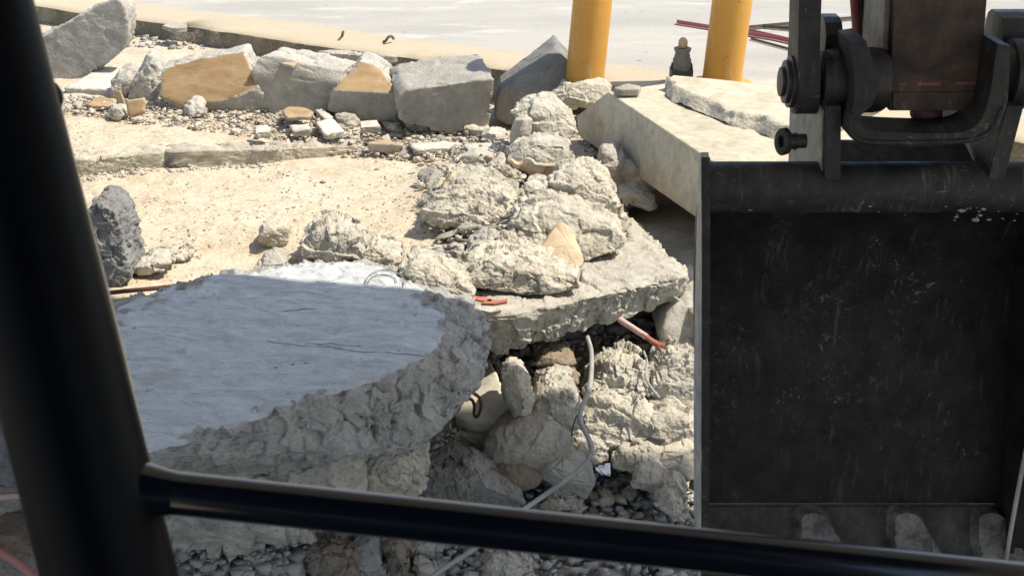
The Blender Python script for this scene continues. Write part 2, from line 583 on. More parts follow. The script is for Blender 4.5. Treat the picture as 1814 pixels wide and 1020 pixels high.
def pavement_material():
    t = NT('pale_concrete_pavement')
    d = t.attr('edge')                                       # metres from the broken kerb
    co = t.co
    st = t.scale(co, (0.55, 1.6, 1), (0, 0, -0.35))
    a = t.ramp(t.noise(1.1, 5, 0.6, st), 0.36, 0.64)
    c = t.mix(a, (0.41, 0.385, 0.33), (0.33, 0.315, 0.28))
    wash = t.ramp(t.noise(2.4, 5, 0.62, st), 0.55, 0.67)
    c = t.mix(t.math('MULTIPLY', wash, 0.8), c, (0.49, 0.465, 0.41))
    dk = t.ramp(t.noise(4.2, 5, 0.68, st), 0.55, 0.72)
    c = t.mix(t.math('MULTIPLY', dk, 0.75), c, (0.33, 0.31, 0.27))
    spots = t.math('MULTIPLY', t.ramp(t.voro(6.0), 0.15, 0.06), t.ramp(t.noise(3.0, 3), 0.5, 0.6))
    c = t.mix(t.math('MULTIPLY', spots, 0.7), c, (0.16, 0.15, 0.13))
    band = t.ramp(t.math('ADD', d, t.math('MULTIPLY', t.math('SUBTRACT', t.noise(3.0, 4), 0.5), 0.22)), 0.34, 0.46, 1.0, 0.0)
    c = t.mix(t.math('MULTIPLY', band, 0.8), c, (0.46, 0.375, 0.245))
    c = t.mix(1.0, c, t.ramp(t.noise(60, 4, 0.7), 0.3, 0.7, 0.9, 1.07), 'MULTIPLY')
    t.bump([(t.noise(3.0, 5, 0.6, st), 0.35, 0.03), (t.noise(70, 4, 0.7), 0.3, 0.004)])
    return t.done(c, 0.85, 0.3)

def kerb_material():
    t = NT('dark_kerb_face')  # kerb face coloured darker than the pavement above
    a = t.ramp(t.noise(7, 5, 0.65), 0.36, 0.68)
    c = t.mix(a, (0.17, 0.145, 0.10), (0.29, 0.26, 0.20))
    c = t.mix(t.ramp(t.noise(22, 4, 0.7), 0.60, 0.70), c, (0.5, 0.47, 0.41))
    c = t.mix(1.0, c, t.ramp(t.noise(80, 3, 0.7), 0.3, 0.7, 0.75, 1.1), 'MULTIPLY')
    t.bump([(t.noise(25, 5, 0.7), 0.7, 0.02), (t.voro(60), 0.5, 0.008)])
    return t.done(c, 0.95, 0.2)

def worn_steel(name, base, dust, dust_amt, rust=0.0, rough=(0.42, 0.7), scr=0.6, metal=0.0, spec=0.5):
    t = NT(name)
    co = t.co
    c = t.mix(t.ramp(t.noise(24, 5, 0.65, co), 0.35, 0.7), base, tuple(x * 1.9 + 0.004 for x in base))
    if rust:
        rn = t.ramp(t.noise(19, 6, 0.7, co), 0.42, 0.66)
        c = t.mix(t.math('MULTIPLY', rn, rust), c, (0.075, 0.042, 0.026))
    sv = t.scale(co, (30, 3, 5))
    streak = t.ramp(t.noise(3.0, 5, 0.7, sv), 0.55, 0.74)
    sh = t.scale(co, (3, 5, 26), (0, 0.25, 0))
    streak2 = t.ramp(t.noise(4.0, 4, 0.7, sh), 0.64, 0.76)
    msk = t.ramp(t.noise(13, 4, 0.6, co), 0.46, 0.6)
    sc = t.math('MULTIPLY', t.math('MAXIMUM', streak, streak2), msk)
    c = t.mix(t.math('MULTIPLY', sc, scr * 0.6), c, dust)
    fl = t.math('MULTIPLY', t.ramp(t.noise(70, 5, 0.75, co, 1.2), 0.57, 0.66), t.ramp(t.noise(17, 3, 0.6, co), 0.44, 0.58))
    c = t.mix(t.math('MULTIPLY', t.math('MULTIPLY', fl, t.ramp(t.noise(5, 3, 0.6, co), 0.45, 0.62)), scr), c, tuple(x * 1.3 for x in dust))
    du = t.math('MULTIPLY', t.ramp(t.noise(16, 7, 0.75, co), 0.42, 0.70), dust_amt)
    c = t.mix(du, c, dust)
    t.bump([(t.noise(12, 5, 0.6, co), 0.25, 0.01), (t.noise(70, 4, 0.7, co), 0.3, 0.003)])
    return t.done(c, t.ramp(t.noise(14, 4, 0.6, co), 0.3, 0.7, *rough), spec, metal)

M['bucket_steel'] = worn_steel('black_bucket_steel', (0.0045, 0.0045, 0.0055), (0.16, 0.15, 0.135), 0.08, 0.12, scr=0.8, spec=.22)
M['lip_steel'] = worn_steel('dusty_lip_steel', (0.012, 0.0115, 0.011), (0.16, 0.15, 0.135), 0.32, 0.3, scr=0.8, spec=.22)
M['tube_steel'] = worn_steel('dusty_black_steel', (0.011, 0.0115, 0.012), (0.20, 0.19, 0.17), 0.10, 0.15, scr=1.0, spec=.3)
M['tooth_steel'] = worn_steel('scraped_tooth_steel', (0.03, 0.029, 0.028), (0.30, 0.285, 0.265), 0.75, 0.1, scr=1.0, spec=.35)
M['edge_steel'] = worn_steel('worn_and_lit_edge', (0.16, 0.16, 0.155), (0.50, 0.49, 0.46), 0.85, 0.1, scr=0.9)  # pale tone paints bounced light on the bucket's left side; also colours the bead
M['plate_steel'] = worn_steel('dusty_lit_grey_plate', (0.10, 0.10, 0.098), (0.36, 0.35, 0.32), 0.7, 0.2, scr=0.5)  # pale grey: bounced light painted in on the ear, plus dust
M['arm_paint'] = worn_steel('rusty_brown_arm', (0.026, 0.020, 0.018), (0.18, 0.135, 0.105), 0.36, 0.9, scr=0.6, spec=.25, rough=(0.6, 0.85))
M['pin_steel'] = worn_steel('black_pin_steel', (0.009, 0.009, 0.010), (0.14, 0.135, 0.125), 0.16, 0.15, scr=0.4, spec=.4, rough=(0.35, 0.6))
M['red_oxide'] = worn_steel('faded_red_paint', (0.18, 0.035, 0.03), (0.32, 0.24, 0.2), 0.35, 0.3, scr=0.5)
M['cross_steel'] = worn_steel('muddy_cross_plate', (0.045, 0.037, 0.028), (0.26, 0.22, 0.16), 0.55, 0.6, scr=0.9, rough=(0.7, 0.9))

def plain(name, a, b, rough, spec=0.5, scale=8, bump=0.1, metal=0.0):
    t = NT(name)
    c = t.mix(t.ramp(t.noise(scale, 5, 0.65), 0.35, 0.7), a, b)
    t.bump([(t.noise(scale * 6, 3, 0.6), bump, 0.003)])
    return t.done(c, t.ramp(t.noise(scale * 2, 3), 0.3, 0.7, rough * 0.85, min(rough * 1.15, 1)), spec, metal)
M['cab_paint'] = plain('satin_black_cab_paint', (0.003, 0.0055, 0.010), (0.005, 0.008, 0.013), 0.13, 0.8, 6, 0.01)  # faint blue in the base colour paints a sky sheen on the rail
M['grey_pvc'] = plain('grey_cable_sheath', (0.34, 0.335, 0.315), (0.24, 0.235, 0.22), 0.55, 0.4, 20)
M['pink_pvc'] = plain('dusty_pink_conduit', (0.55, 0.42, 0.36), (0.50, 0.30, 0.24), 0.55, 0.3, 25)
M['copper'] = plain('orange_copper_end', (0.42, 0.16, 0.09), (0.30, 0.11, 0.07), 0.55, 0.4, 40, 0.5)
M['rebar'] = plain('rusty_rebar', (0.075, 0.038, 0.024), (0.13, 0.07, 0.045), 0.85, 0.3, 40, 0.6)
M['red_plastic'] = plain('dusty_red_plastic', (0.44, 0.12, 0.07), (0.40, 0.19, 0.13), 0.6, 0.3, 30)
M['red_paint'] = plain('weathered_red_paint', (0.42, 0.15, 0.14), (0.36, 0.17, 0.15), 0.6, 0.4, 20)
M['angle_steel'] = plain('dull_brown_steel', (0.16, 0.13, 0.10), (0.10, 0.085, 0.07), 0.7, 0.4, 20)
M['fitting'] = plain('weathered_grey_fitting', (0.20, 0.205, 0.185), (0.12, 0.125, 0.115), 0.55, 0.5, 25, 0.4)
M['fitting_dark'] = plain('dark_grey_fitting_base', (0.07, 0.073, 0.07), (0.05, 0.052, 0.05), 0.65, 0.4, 25, 0.4)
M['brass'] = plain('dusty_brass_cap', (0.50, 0.40, 0.24), (0.42, 0.33, 0.20), 0.5, 0.5, 30)
M['wire'] = plain('thin_grey_wire', (0.25, 0.25, 0.24), (0.18, 0.18, 0.175), 0.5, 0.5, 30)
M['shade_canopy'] = plain('white_shade_canopy', (0.72, 0.72, 0.70), (0.66, 0.66, 0.64), 0.6, 0.4, 2)  # pale underside of the added roof sends fill into its own shade
M['white_plastic'] = plain('white_plastic_film', (0.75, 0.76, 0.78), (0.66, 0.67, 0.70), 0.35, 0.5, 30, 0.5)

def bollard_material():
    t = NT('yellow_bollard_paint')
    c = t.mix(t.ramp(t.noise(3, 4, 0.6), 0.35, 0.7), (0.56, 0.29, 0.05), (0.48, 0.24, 0.045))
    sv = t.scale(t.co, (5, 5, 1.2))
    c = t.mix(t.math('MULTIPLY', t.ramp(t.noise(6, 5, 0.7, sv), 0.57, 0.68), 0.6), c, (0.60, 0.44, 0.24))
    chip = t.ramp(t.noise(26, 5, 0.7), 0.66, 0.69)
    c = t.mix(t.math('MULTIPLY', chip, 0.8), c, (0.16, 0.09, 0.04))
    t.bump([(t.noise(10, 4), 0.12, 0.01), (t.noise(90, 3), 0.15, 0.002)])
    return t.done(c, 0.5, 0.4)
M['bollard'] = bollard_material()
M['post_paint'] = plain('dull_black_post_paint', (0.001, 0.0018, 0.0032), (0.0018, 0.0026, 0.0045), 0.42, 0.07, 6, 0.02)
M['sand'] = sand_material()
M['pavement'] = pavement_material()
M['kerb'] = kerb_material()

def pebble_material(name, a, b):
    t = NT(name)
    info = t.n('ShaderNodeObjectInfo')
    tone = t.attr('tone')
    co = t.shift(t.co)
    c = t.mix(t.ramp(t.noise(12, 4, 0.6, co), 0.3, 0.7), a, b)
    c = t.mix(1.0, c, t.ramp(t.math('FRACT', t.math('ADD', tone, info.outputs['Random'])), 0, 1, 0.72, 1.14), 'MULTIPLY')
    c = t.mix(1.0, c, t.ramp(t.noise(150, 3, 0.7, co), 0.3, 0.7, 0.85, 1.1), 'MULTIPLY')
    t.bump([(t.noise(45, 4, 0.65, co), 0.5, 0.008), (t.noise(200, 3, 0.7, co), 0.4, 0.002)])
    return t.done(c, 0.92, 0.25)
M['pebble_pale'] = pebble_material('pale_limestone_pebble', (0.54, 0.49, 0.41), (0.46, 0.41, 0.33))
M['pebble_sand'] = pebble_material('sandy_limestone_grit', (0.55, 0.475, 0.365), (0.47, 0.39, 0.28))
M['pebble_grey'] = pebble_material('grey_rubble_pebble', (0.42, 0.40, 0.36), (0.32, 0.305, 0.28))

# ------------------------------------------------------------------ ground
def sstep(a, b, x):
    t = np.clip((x - a) / (b - a), 0, 1)
    return t * t * (3 - 2 * t)
K0, K1 = P(75, 12, 0.18), P(920, 128, 0.18)                  # broken kerb of the pavement
KD = (K1 - K0)[:2] / np.linalg.norm((K1 - K0)[:2])
KN = np.array([-KD[1], KD[0]])                               # towards the pavement
LEDGE = [P(100, 318, 0.0), P(300, 295, 0.0), P(480, 284, 0.0), P(660, 266, 0.0)]
LX = np.array([q[0] for q in LEDGE]); LY = np.array([q[1] for q in LEDGE])
SLAB_Z = 0.12
PIT_X = np.array([-3.0, -1.6, -0.9, -0.35, -0.08, 0.20, 0.62, 0.8, 3.0])
PIT_Y = np.array([2.9, 3.1, 3.35, 3.75, 4.10, 4.25, 4.45, 4.1, 3.8])
def mound_h(x, y):
    return .09 * np.exp(-((x - .08) / .36) ** 2 - ((y - 5.0) / .5) ** 2)
def ground_parts(x, y):
    p = np.stack([x, y, np.zeros_like(x)], 1)
    ly = np.interp(x, LX, LY)
    up = sstep(0.0, 0.015, y - ly - 0.012 * fbm(p * 9, 3, 5)) * np.interp(x, [-2.2, -1.6, -0.75, -0.6], [0.075, 0.075, 0.03, 0.0])
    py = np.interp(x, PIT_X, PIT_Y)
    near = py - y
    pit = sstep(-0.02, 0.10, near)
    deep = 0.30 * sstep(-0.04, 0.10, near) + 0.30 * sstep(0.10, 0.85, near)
    right = sstep(0.43, 0.54, x) * (1 - pit) * 0.15 * sstep(5.6, 5.2, y)
    h = up - deep - right + mound_h(x, y)
    h = h + 0.020 * fbm(p * 1.7, 4, 1) * (1 + pit) + 0.010 * fbm(p * 7, 4, 2) + 0.005 * fbm(p * 24, 3, 3)
    h = h - 0.05 * sstep(0.15, 0.5, (p[:, :2] - K0[:2]) @ KN * -1 + 0.0) * 0 
    return h, pit
def gz(x, y):
    h, _ = ground_parts(np.array([float(x)]), np.array([float(y)]))
    return float(h[0])
NX, NY = 620, 560
xs = np.concatenate([np.linspace(-3.6, -2.3, 40, endpoint=False), np.linspace(-2.3, 1.3, NX - 80, endpoint=False), np.linspace(1.3, 3.6, 40)])
ys = np.concatenate([np.linspace(-2.0, 2.2, 40, endpoint=False), np.linspace(2.2, 6.3, NY - 100, endpoint=False), np.linspace(6.3, 8.8, 60)])
GX, GY = np.meshgrid(xs, ys)
gh, gp = ground_parts(GX.ravel(), GY.ravel())
kd = (np.stack([GX.ravel(), GY.ravel()], 1) - K0[:2]) @ KN
gh = np.where(kd > 0.10, np.minimum(gh, 0.02), gh)
V = np.stack([GX.ravel(), GY.ravel(), gh], 1)
ni, nj = GX.shape
idx = np.arange(ni * nj).reshape(ni, nj)
F = np.stack([idx[:-1, :-1], idx[:-1, 1:], idx[1:, 1:], idx[1:, :-1]], -1).reshape(-1, 4)
ground = link('sand_ground', mesh_np('sand_ground', V, F, M['sand'], True, {'pit': gp}))
tag(ground, kind='structure')
# the earth sheet out to the horizon, under everything
bm = bmesh.new()
bmesh.ops.create_grid(bm, x_segments=8, y_segments=8, size=400)
bmesh.ops.translate(bm, verts=bm.verts, vec=(0, 0, -0.75))
tag(bm_obj('earth', bm, M['sand']), kind='structure')

# raised pavement with its rough broken kerb face
def pavement():
    n = 260
    ss = np.linspace(-3.0, 7.0, n)
    rows = [(-0.02, -0.06), (-0.005, 0.02), (0.0, 0.09), (0.0, 0.150), (0.004, 0.172), (0.014, 0.18), (0.1, 0.18), (0.25, 0.18), (0.5, 0.18), (1.0, 0.18), (2.0, 0.18), (5, 0.18), (15, 0.18), (150, 0.18)]
    V, E = [], []
    for i, (d, z) in enumerate(rows):
        base = K0[:2] + np.outer(ss, KD)
        q = np.stack([ss, np.full(n, z), np.zeros(n)], 1)
        rough = fbm(q * np.array([7, 22, 1]), 4, 8) * (0.022 if i < 6 else 0.0) + fbm(q * np.array([2.2, 0, 1]), 3, 4) * (0.03 if i < 7 else 0)
        bite = np.clip(fbm(q * np.array([5, 0, 1]), 2, 31) - 0.25, 0, 1) * (0.16 if 3 <= i < 6 else 0)
        xy = base + np.outer(d + rough + bite, KN)
        if d >= 15:
            xy = base * 1.0 + np.outer(np.full(n, d), KN) + np.outer((ss - 2) * d * 0.35, KD)
        zz = np.full(n, z) - bite * 0.25 * (i < 6)
        V.append(np.column_stack([xy, zz])); E.append(np.full(n, max(d, 0)))
    V = np.concatenate(V); E = np.concatenate(E)
    idx = np.arange(len(rows) * n).reshape(len(rows), n)
    F = np.stack([idx[:-1, :-1], idx[:-1, 1:], idx[1:, 1:], idx[1:, :-1]], -1).reshape(-1, 4)
    k = 4 * (n - 1)
    pv = link('pavement', mesh_np('pavement', V, F[k:], M['pavement'], True, {'edge': E}))
    tag(pv, kind='structure')
    kb = link('kerb', mesh_np('kerb', V, F[:k], M['kerb'], True))
    tag(kb, kind='structure')
pavement()

# face of the low concrete ledge across the sand, in two lengths
def ledge(a, b, label, seed):
    bm_pts = []
    xs_ = np.linspace(a, b, 6)
    for x in xs_:
        y = np.interp(x, LX, LY)
        hgt = float(np.interp(x, [-2.2, -1.6, -0.75, -0.6], [0.082, 0.075, 0.036, 0.012]))
        for dy, z in ((-0.02, -0.03), (-0.012, hgt), (0.10, hgt), (0.10, -0.03)):
            bm_pts.append((x, y + dy, z))
    chunk('ledge', bm_pts, M['cream_slab'], label, 'concrete ledge', sub=6, rough=lambda n: 0.9 if n[2] > 0.5 else (1.0 if abs(n[0]) > 0.8 else 0.25), amp=0.022, scale=16, sharp=60, seed=seed, smooth_amp=.004)
ledge(-2.15, P(300, 290, 0)[0] - 0.004, 'taller left length of the low concrete ledge crossing the pale sand', 3)
ledge(P(300, 290, 0)[0] + 0.006, -0.74, 'thinner right length of the low concrete ledge, tapering into the sand', 4)

# ------------------------------------------------------------------ unseen roof added so its edge shades the foreground
CZ = 3.1
def to_canopy(p):
    s = np.array(SUN[:])
    return p + s * ((CZ - p[2]) / s[2])
ca = to_canopy(P(330, 474, SLAB_Z))
cb = to_canopy(P(1200, 792, -0.45))
cb[1] -= 0.19
ca[1] -= 0.02
cdir = (cb - ca) / np.linalg.norm(cb - ca)
c0, c1 = ca - cdir * 5.0, cb + cdir * 4.0
shade_canopy = empty('shade_canopy', (0, 0, 0), 'unseen flat white roof on round posts, added to shade the foreground', 'shade_canopy')
bm = bmesh.new()
add_prism(bm, [c0, c1, c1 + np.array([1.2, -5.0, 0]), c0 + np.array([-1.2, -5.0, 0])], (0, 0, 0.22))
bm_obj('shade_canopy_roof', bm, M['shade_canopy'], shade_canopy)
for q in (c0 + np.array([0.6, -4.4, 0]), c1 + np.array([0.2, -4.6, 0])):
    bm = bmesh.new()
    add_rev(bm, (q[0], q[1], -0.6), (0, 0, 1), [(0, 0.09), (CZ + 0.6, 0.09)], 20)
    bm_obj('post', bm, M['shade_canopy'], shade_canopy, smooth='auto')

# ------------------------------------------------------------------ bollards
def bollard(pa, pb, y0, label):
    """yellow steel bollard, slightly out of plumb"""
    b0 = P((pa[0] + pa[1]) / 2, y0, 0.18)
    d = math.hypot(b0[1] * CP, 0) + (CAM_H - 0.18) * SP
    r = (pa[1] - pa[0]) / 2 / FPX * d * 1.0
    o = empty('bollard', b0, label, 'bollard', 'yellow bollards on the pavement')
    ax = Vector((pb, 0.0, 1)).normalized()
    bm = bmesh.new()
    add_rev(bm, b0, ax, [(-0.05, r), (1.02, r), (1.06, r * 0.9), (1.085, r * 0.6), (1.095, 0.0)], 48, caps=False)
    bm_obj('pipe', bm, M['bollard'], o, smooth='auto')
    bm = bmesh.new()
    add_rev(bm, b0 + np.array([0, 0, 0.004]), (0, 0, 1), [(0, r * 1.5), (0.012, r * 1.5), (0.016, r * 1.42)], 40)
    bm_obj('base_plate', bm, M['bollard'], o, smooth='auto')
    return o
bollard((1000, 1068), 0.075, 158, 'yellow bollard touching the dark pointed concrete block')
bollard((1243, 1312), 0.062, 150, 'yellow bollard standing beside the grey pipe fitting')

# pipe fitting standing on the pavement
f0 = P(1206, 146, 0.18)
s = (f0[1] * CP + (CAM_H - 0.18) * SP) / FPX
fit = empty('pipe_fitting', f0, 'small grey threaded pipe fitting with pale round cap between the yellow bollards', 'pipe fitting')
bm = bmesh.new()
add_prism(bm, [f0 + np.array([a * s, b * s, 0]) for a, b in ((-19, -14), (19, -14), (19, 18), (-19, 18))], (0, 0, 24 * s))
bm_obj('base', bm, M['fitting_dark'], fit, bevel=0.006)
bm = bmesh.new()
add_rev(bm, f0, (0, 0, 1), [(24 * s, 16 * s), (32 * s, 17 * s), (33 * s, 15.5 * s), (37 * s, 15.5 * s), (38 * s, 16.5 * s), (42 * s, 16 * s), (43 * s, 14.5 * s), (47 * s, 14 * s), (53 * s, 12.5 * s), (58 * s, 15 * s), (61 * s, 15.5 * s), (62 * s, 13 * s), (60 * s, 9 * s)], 32)
bm_obj('collar', bm, M['fitting'], fit, smooth='auto')
bm = bmesh.new()
add_rev(bm, f0, (0, 0, 1), [(60 * s, 5 * s), (63 * s, 7.5 * s), (69 * s, 8.5 * s), (75 * s, 7.5 * s), (79 * s, 4 * s), (80 * s, 0.5 * s)], 24)
bm_obj('cap', bm, M['brass'], fit, smooth=True)
bm = bmesh.new()
for sx in (-1, 1):
    bm = bmesh.new()
    add_prism(bm, [f0 + np.array([sx * 15 * s, -4 * s, 24 * s]), f0 + np.array([sx * 20 * s, -4 * s, 24 * s]), f0 + np.array([sx * 18 * s, -4 * s, 34 * s]), f0 + np.array([sx * 15 * s, -4 * s, 36 * s])], (0, 8 * s, 0))
    bm_obj('lug', bm, M['fitting_dark'], fit)

# red and brown steel angles lying on the pavement
def angle_bar(name, a, b, w, mat, label, z=0.185, rise=0.0, cat='steel bar', grp=None):
    p, q = Vector(P(a[0], a[1], z)), Vector(P(b[0], b[1], z))
    q.z += rise
    d = (q - p).normalized()
    n = d.cross(Vector((0, 0, 1))).normalized()
    bm = bmesh.new()
    add_prism(bm, [p, p + n * w, p + n * w + Vector((0, 0, w * .12)), p + n * w * .12 + Vector((0, 0, w * .12)), p + n * w * .12 + Vector((0, 0, w)), p + Vector((0, 0, w))], q - p)
    return tag(bm_obj(name, bm, mat, off=(p + q) / 2), label, cat, grp)
angle_bar('steel_angle', (1199, 42), (1470, 86), 0.024, M['red_paint'], 'long red painted steel angle lying on the pavement behind the right bollard')
angle_bar('steel_angle', (1322, 58), (1470, 92), 0.028, M['red_paint'], 'shorter red steel angle lying on the pavement right of the bollard')
angle_bar('steel_angle', (1318, 52), (1560, 30), 0.02, M['angle_steel'], 'dull brown steel angle crossing the red ones on the pavement')
angle_bar('steel_angle', (1352, 49), (1480, 62), 0.02, M['angle_steel'], 'thin brown steel rod lying under the crossing angles on the pavement', cat='steel rod')
angle_bar('steel_angle', (1330, 70), (1440, 100), 0.012, M['angle_steel'], 'thin dark wire strip lying nearest the bollard on the pavement', cat='steel rod')
angle_bar('steel_angle', (1735, 30), (1775, 42), 0.03, M['red_paint'], 'short red steel angle lying right of the excavator arm')
block('concrete_block', [(1757, 38), (1850, 34), (1850, 70), (1757, 72)], 0.18, 0.3, M['cream_slab'], 'pale square concrete block on the pavement behind the excavator arm', 'concrete block', rough=lambda n: 0.3, sub=4)

# ------------------------------------------------------------------ row of broken blocks along the kerb
RB = 'broken blocks along the kerb'
front_smooth = lambda n: 0.15 if n[1] < -0.55 else (0.4 if n[2] > 0.8 else 1.0)
block('concrete_block', [(40, 84), (120, 45), (188, 2), (205, -5), (222, 10), (231, 42), (222, 85), (180, 122), (110, 154), (60, 156)], 0.02, 0.16, M['grey_concrete'],
      'tilted grey concrete slab standing on edge beside the cab post', 'concrete block', RB, lean=0.18, k=-0.1, rough=lambda n: 0.25 if abs(n[1]) > 0.55 else 0.9, sub=6, smooth_amp=.003, amp=0.013, scale=12, seed=1)
chunk('concrete_slab', slab_pts([(112, 156), (180, 117), (246, 121), (236, 146), (204, 160)], 0.11, 0.10), M['white_chip'], 'flat white topped slab under the tilted grey slab', 'concrete slab',
      rough=lambda n: 0.0 if n[2] > 0.8 else 0.8, sub=5, amp=0.008, scale=14, seed=2, sharp=130)
block('rock', [(196, 168), (198, 142), (212, 128), (228, 122), (238, 138), (236, 160), (222, 176), (204, 180)], 0.06, 0.12, M['grey_concrete'], 'rounded grey rubble lump in front of the white topped slab', 'rubble', lean=0.35, bulge=.03, sub=5, amp=0.014, scale=14, seed=3)
block('rock', [(222, 184), (226, 168), (244, 140), (254, 100), (262, 93), (276, 104), (290, 126), (284, 140), (279, 184)], 0.05, 0.12, M['grey_concrete'], 'pointed grey rubble lump left of the large tan faced block', 'rubble', lean=0.28, bulge=.05, sub=5, amp=0.014, scale=14, seed=4)
tan = lambda n: 1.0 if (n[1] < -0.3 and n[2] > 0.28) else 0.0
block('concrete_block', [(281, 174, -.03), (290, 121, .07), (335, 116, .07), (345, 107, .08), (392, 100, .09), (430, 91, .1), (440, 126, .06), (458, 158, -.01), (478, 190), (440, 207), (350, 205), (322, 190, -.05), (375, 183, -.05)], 0.04, 0.16, M['grey_concrete'],
      'broken block with a large tan painted face turned to the camera', 'concrete block', RB, paint=tan, rough=lambda n: 0.1 if tan(n) else (0.35 if n[1] < -0.5 else 1.0), sub=6, smooth_amp=.003, amp=0.012, scale=12, seed=5, sharp=130)
block('concrete_block', [(442, 128), (456, 104, .02), (470, 96, .03), (508, 106, .02), (608, 124, .04), (606, 150), (585, 190), (580, 200), (478, 207), (462, 180)], 0.04, 0.30, M['grey_concrete'],
      'grey block with whitish top right of the large tan faced block', 'concrete block', RB, rough=lambda n: 0.22 if n[1] < -0.55 else 0.85, sub=6, smooth_amp=.003, amp=0.013, scale=11, seed=6, vec=(0.05, 0.26, -0.02), sharp=110)
block('concrete_block', [(580, 196), (588, 160, -.03), (602, 152, 0), (640, 108, .12), (662, 114, .12), (680, 130, .07), (690, 154, .01), (704, 166, -.03), (709, 190), (702, 216), (640, 214)], 0.03, 0.2, M['grey_concrete'],
      'small broken block topped with a tan painted peak', 'concrete block', RB, paint=tan, rough=lambda n: 0.1 if tan(n) else (0.25 if n[1] < -0.55 else 1.0), sub=6, smooth_amp=.003, amp=0.012, scale=12, seed=7, sharp=130)
block('concrete_block', [(706, 170), (716, 162), (790, 150), (862, 140), (876, 140), (876, 170), (862, 228), (800, 236), (712, 216)], 0.02, 0.34, M['grey_concrete'],
      'longest grey block of the row, with a bright top slanting down left', 'concrete block', RB, rough=lambda n: 0.2 if n[1] < -0.5 else (0.45 if n[2] > 0.6 else 1.0), sub=6, smooth_amp=.003, amp=0.014, scale=11, seed=8, vec=(-0.08, 0.36, 0.04), sharp=130)
block('concrete_block', [(876, 208), (880, 172), (886, 160, .0), (928, 128, .07), (984, 84, .16), (1006, 108, .10), (1026, 140, .05), (1030, 178), (960, 216), (900, 222)], 0.02, 0.28, M['dark_rubble'],
      'dark grey pointed block with a tan sliver on its left, beside the left bollard', 'concrete block', RB, lean=0.05, k=.12, rough=lambda n: 0.45, paint=lambda n: 1.0 if (n[0] < -0.35 and n[2] > 0.35 and n[1] < -.1) else 0.0, sub=6, amp=0.011, scale=10, seed=9, sharp=130)
def tan_flake(pts, z, label, th=0.015, mat='tan_tile', cat='tile flake', grp='tan flakes by the blocks', lean=None, **k):
    if lean is None:
        return chunk('tile_flake', slab_pts(pts, z, th), M[mat], label, cat, grp, rough=lambda n: 0.05 if abs(n[2]) > 0.7 else 0.7, sub=4, amp=0.003, scale=30, sharp=80, **k)
    return block('tile_flake', pts, z, th, M[mat], label, cat, grp, lean=lean, rough=lambda n: 0.05 if abs(n[1]) > 0.4 else 0.7, sub=4, amp=0.003, scale=30, sharp=80, **k)
tan_flake([(498, 112), (500, 104), (522, 103), (526, 112), (518, 117)], 0.315, 'small tan flake on top of the whitish block', seed=1)
tan_flake([(884, 168), (896, 150), (924, 128), (944, 124), (938, 142), (912, 160), (888, 172)], 0.07, 'long tan flake leaning on the left of the dark pointed block', 0.02, lean=0.55, seed=6)
tan_flake([(223, 182), (228, 178), (256, 174), (258, 200), (232, 210), (227, 206)], 0.085, 'square tan flake standing in front of the pointed lump', lean=0.3, seed=2)
tan_flake([(206, 162), (212, 160), (221, 184), (222, 196), (206, 184)], 0.09, 'narrow brown flake standing left of the square tan flake', lean=0.15, seed=3)
tan_flake([(152, 184), (178, 170), (200, 176), (196, 188), (160, 188)], 0.11, 'brown flake lying flat in front of the white topped slab', 0.02, seed=4)
tan_flake([(500, 196), (508, 188), (540, 190), (556, 198), (548, 206), (508, 208)], 0.13, 'thin brown flake leaning on the base of the whitish block', 0.02, seed=5)

# chips and lumps in front of the row
CH = 'pale flat chips in front of the block row'
chips = [([(512, 222), (545, 220), (552, 228), (520, 234)], 'pale flat chip second from left beneath the whitish block'),
         ([(556, 214), (588, 208), (612, 232), (576, 238)], 'largest pale flat chip leaning beneath the whitish block'),
         ([(556, 194), (572, 192), (590, 208), (578, 212)], 'narrow pale chip standing behind the largest flat chip'),
         ([(450, 222), (474, 220), (482, 232), (452, 236)], 'leftmost pale flat chip beneath the tan faced block'),
         ([(636, 214), (668, 212), (674, 224), (640, 226)], 'pale flat chip below the tan peaked block'),
         ([(648, 252), (680, 248), (716, 256), (700, 260), (652, 260)], 'tan flat chip at the right tip of the ledge'),
         ([(724, 254), (790, 250), (822, 254), (800, 264), (732, 266)], 'long flat rubble plate right of the ledge tip'),
         ([(818, 254), (880, 252), (914, 268), (880, 284), (834, 272)], 'broad pale rubble plate below the longest block'),
         ([(770, 292), (800, 290), (850, 306), (846, 314), (790, 304)], 'thin pale plate lying on the sand left of the mound')]
for i, (pl, lb) in enumerate(chips):
    z = gz(*P(pl[0][0], pl[0][1], 0.03)[:2]) + (0.06 if i < 5 else 0.045)
    zz = [z + random.uniform(-.012, .012) for _ in pl]
    chunk('concrete_chip', slab_pts(pl, zz, 0.03, 0.1), M['white_chip' if i != 5 else 'tan_tile'], lb, 'concrete chip', CH, rough=lambda n: 0.15 if n[2] > 0.75 else 0.9, sub=4, amp=0.006, scale=22, seed=20 + i, sharp=50)
LP = 'pale lumps in front of the block row'
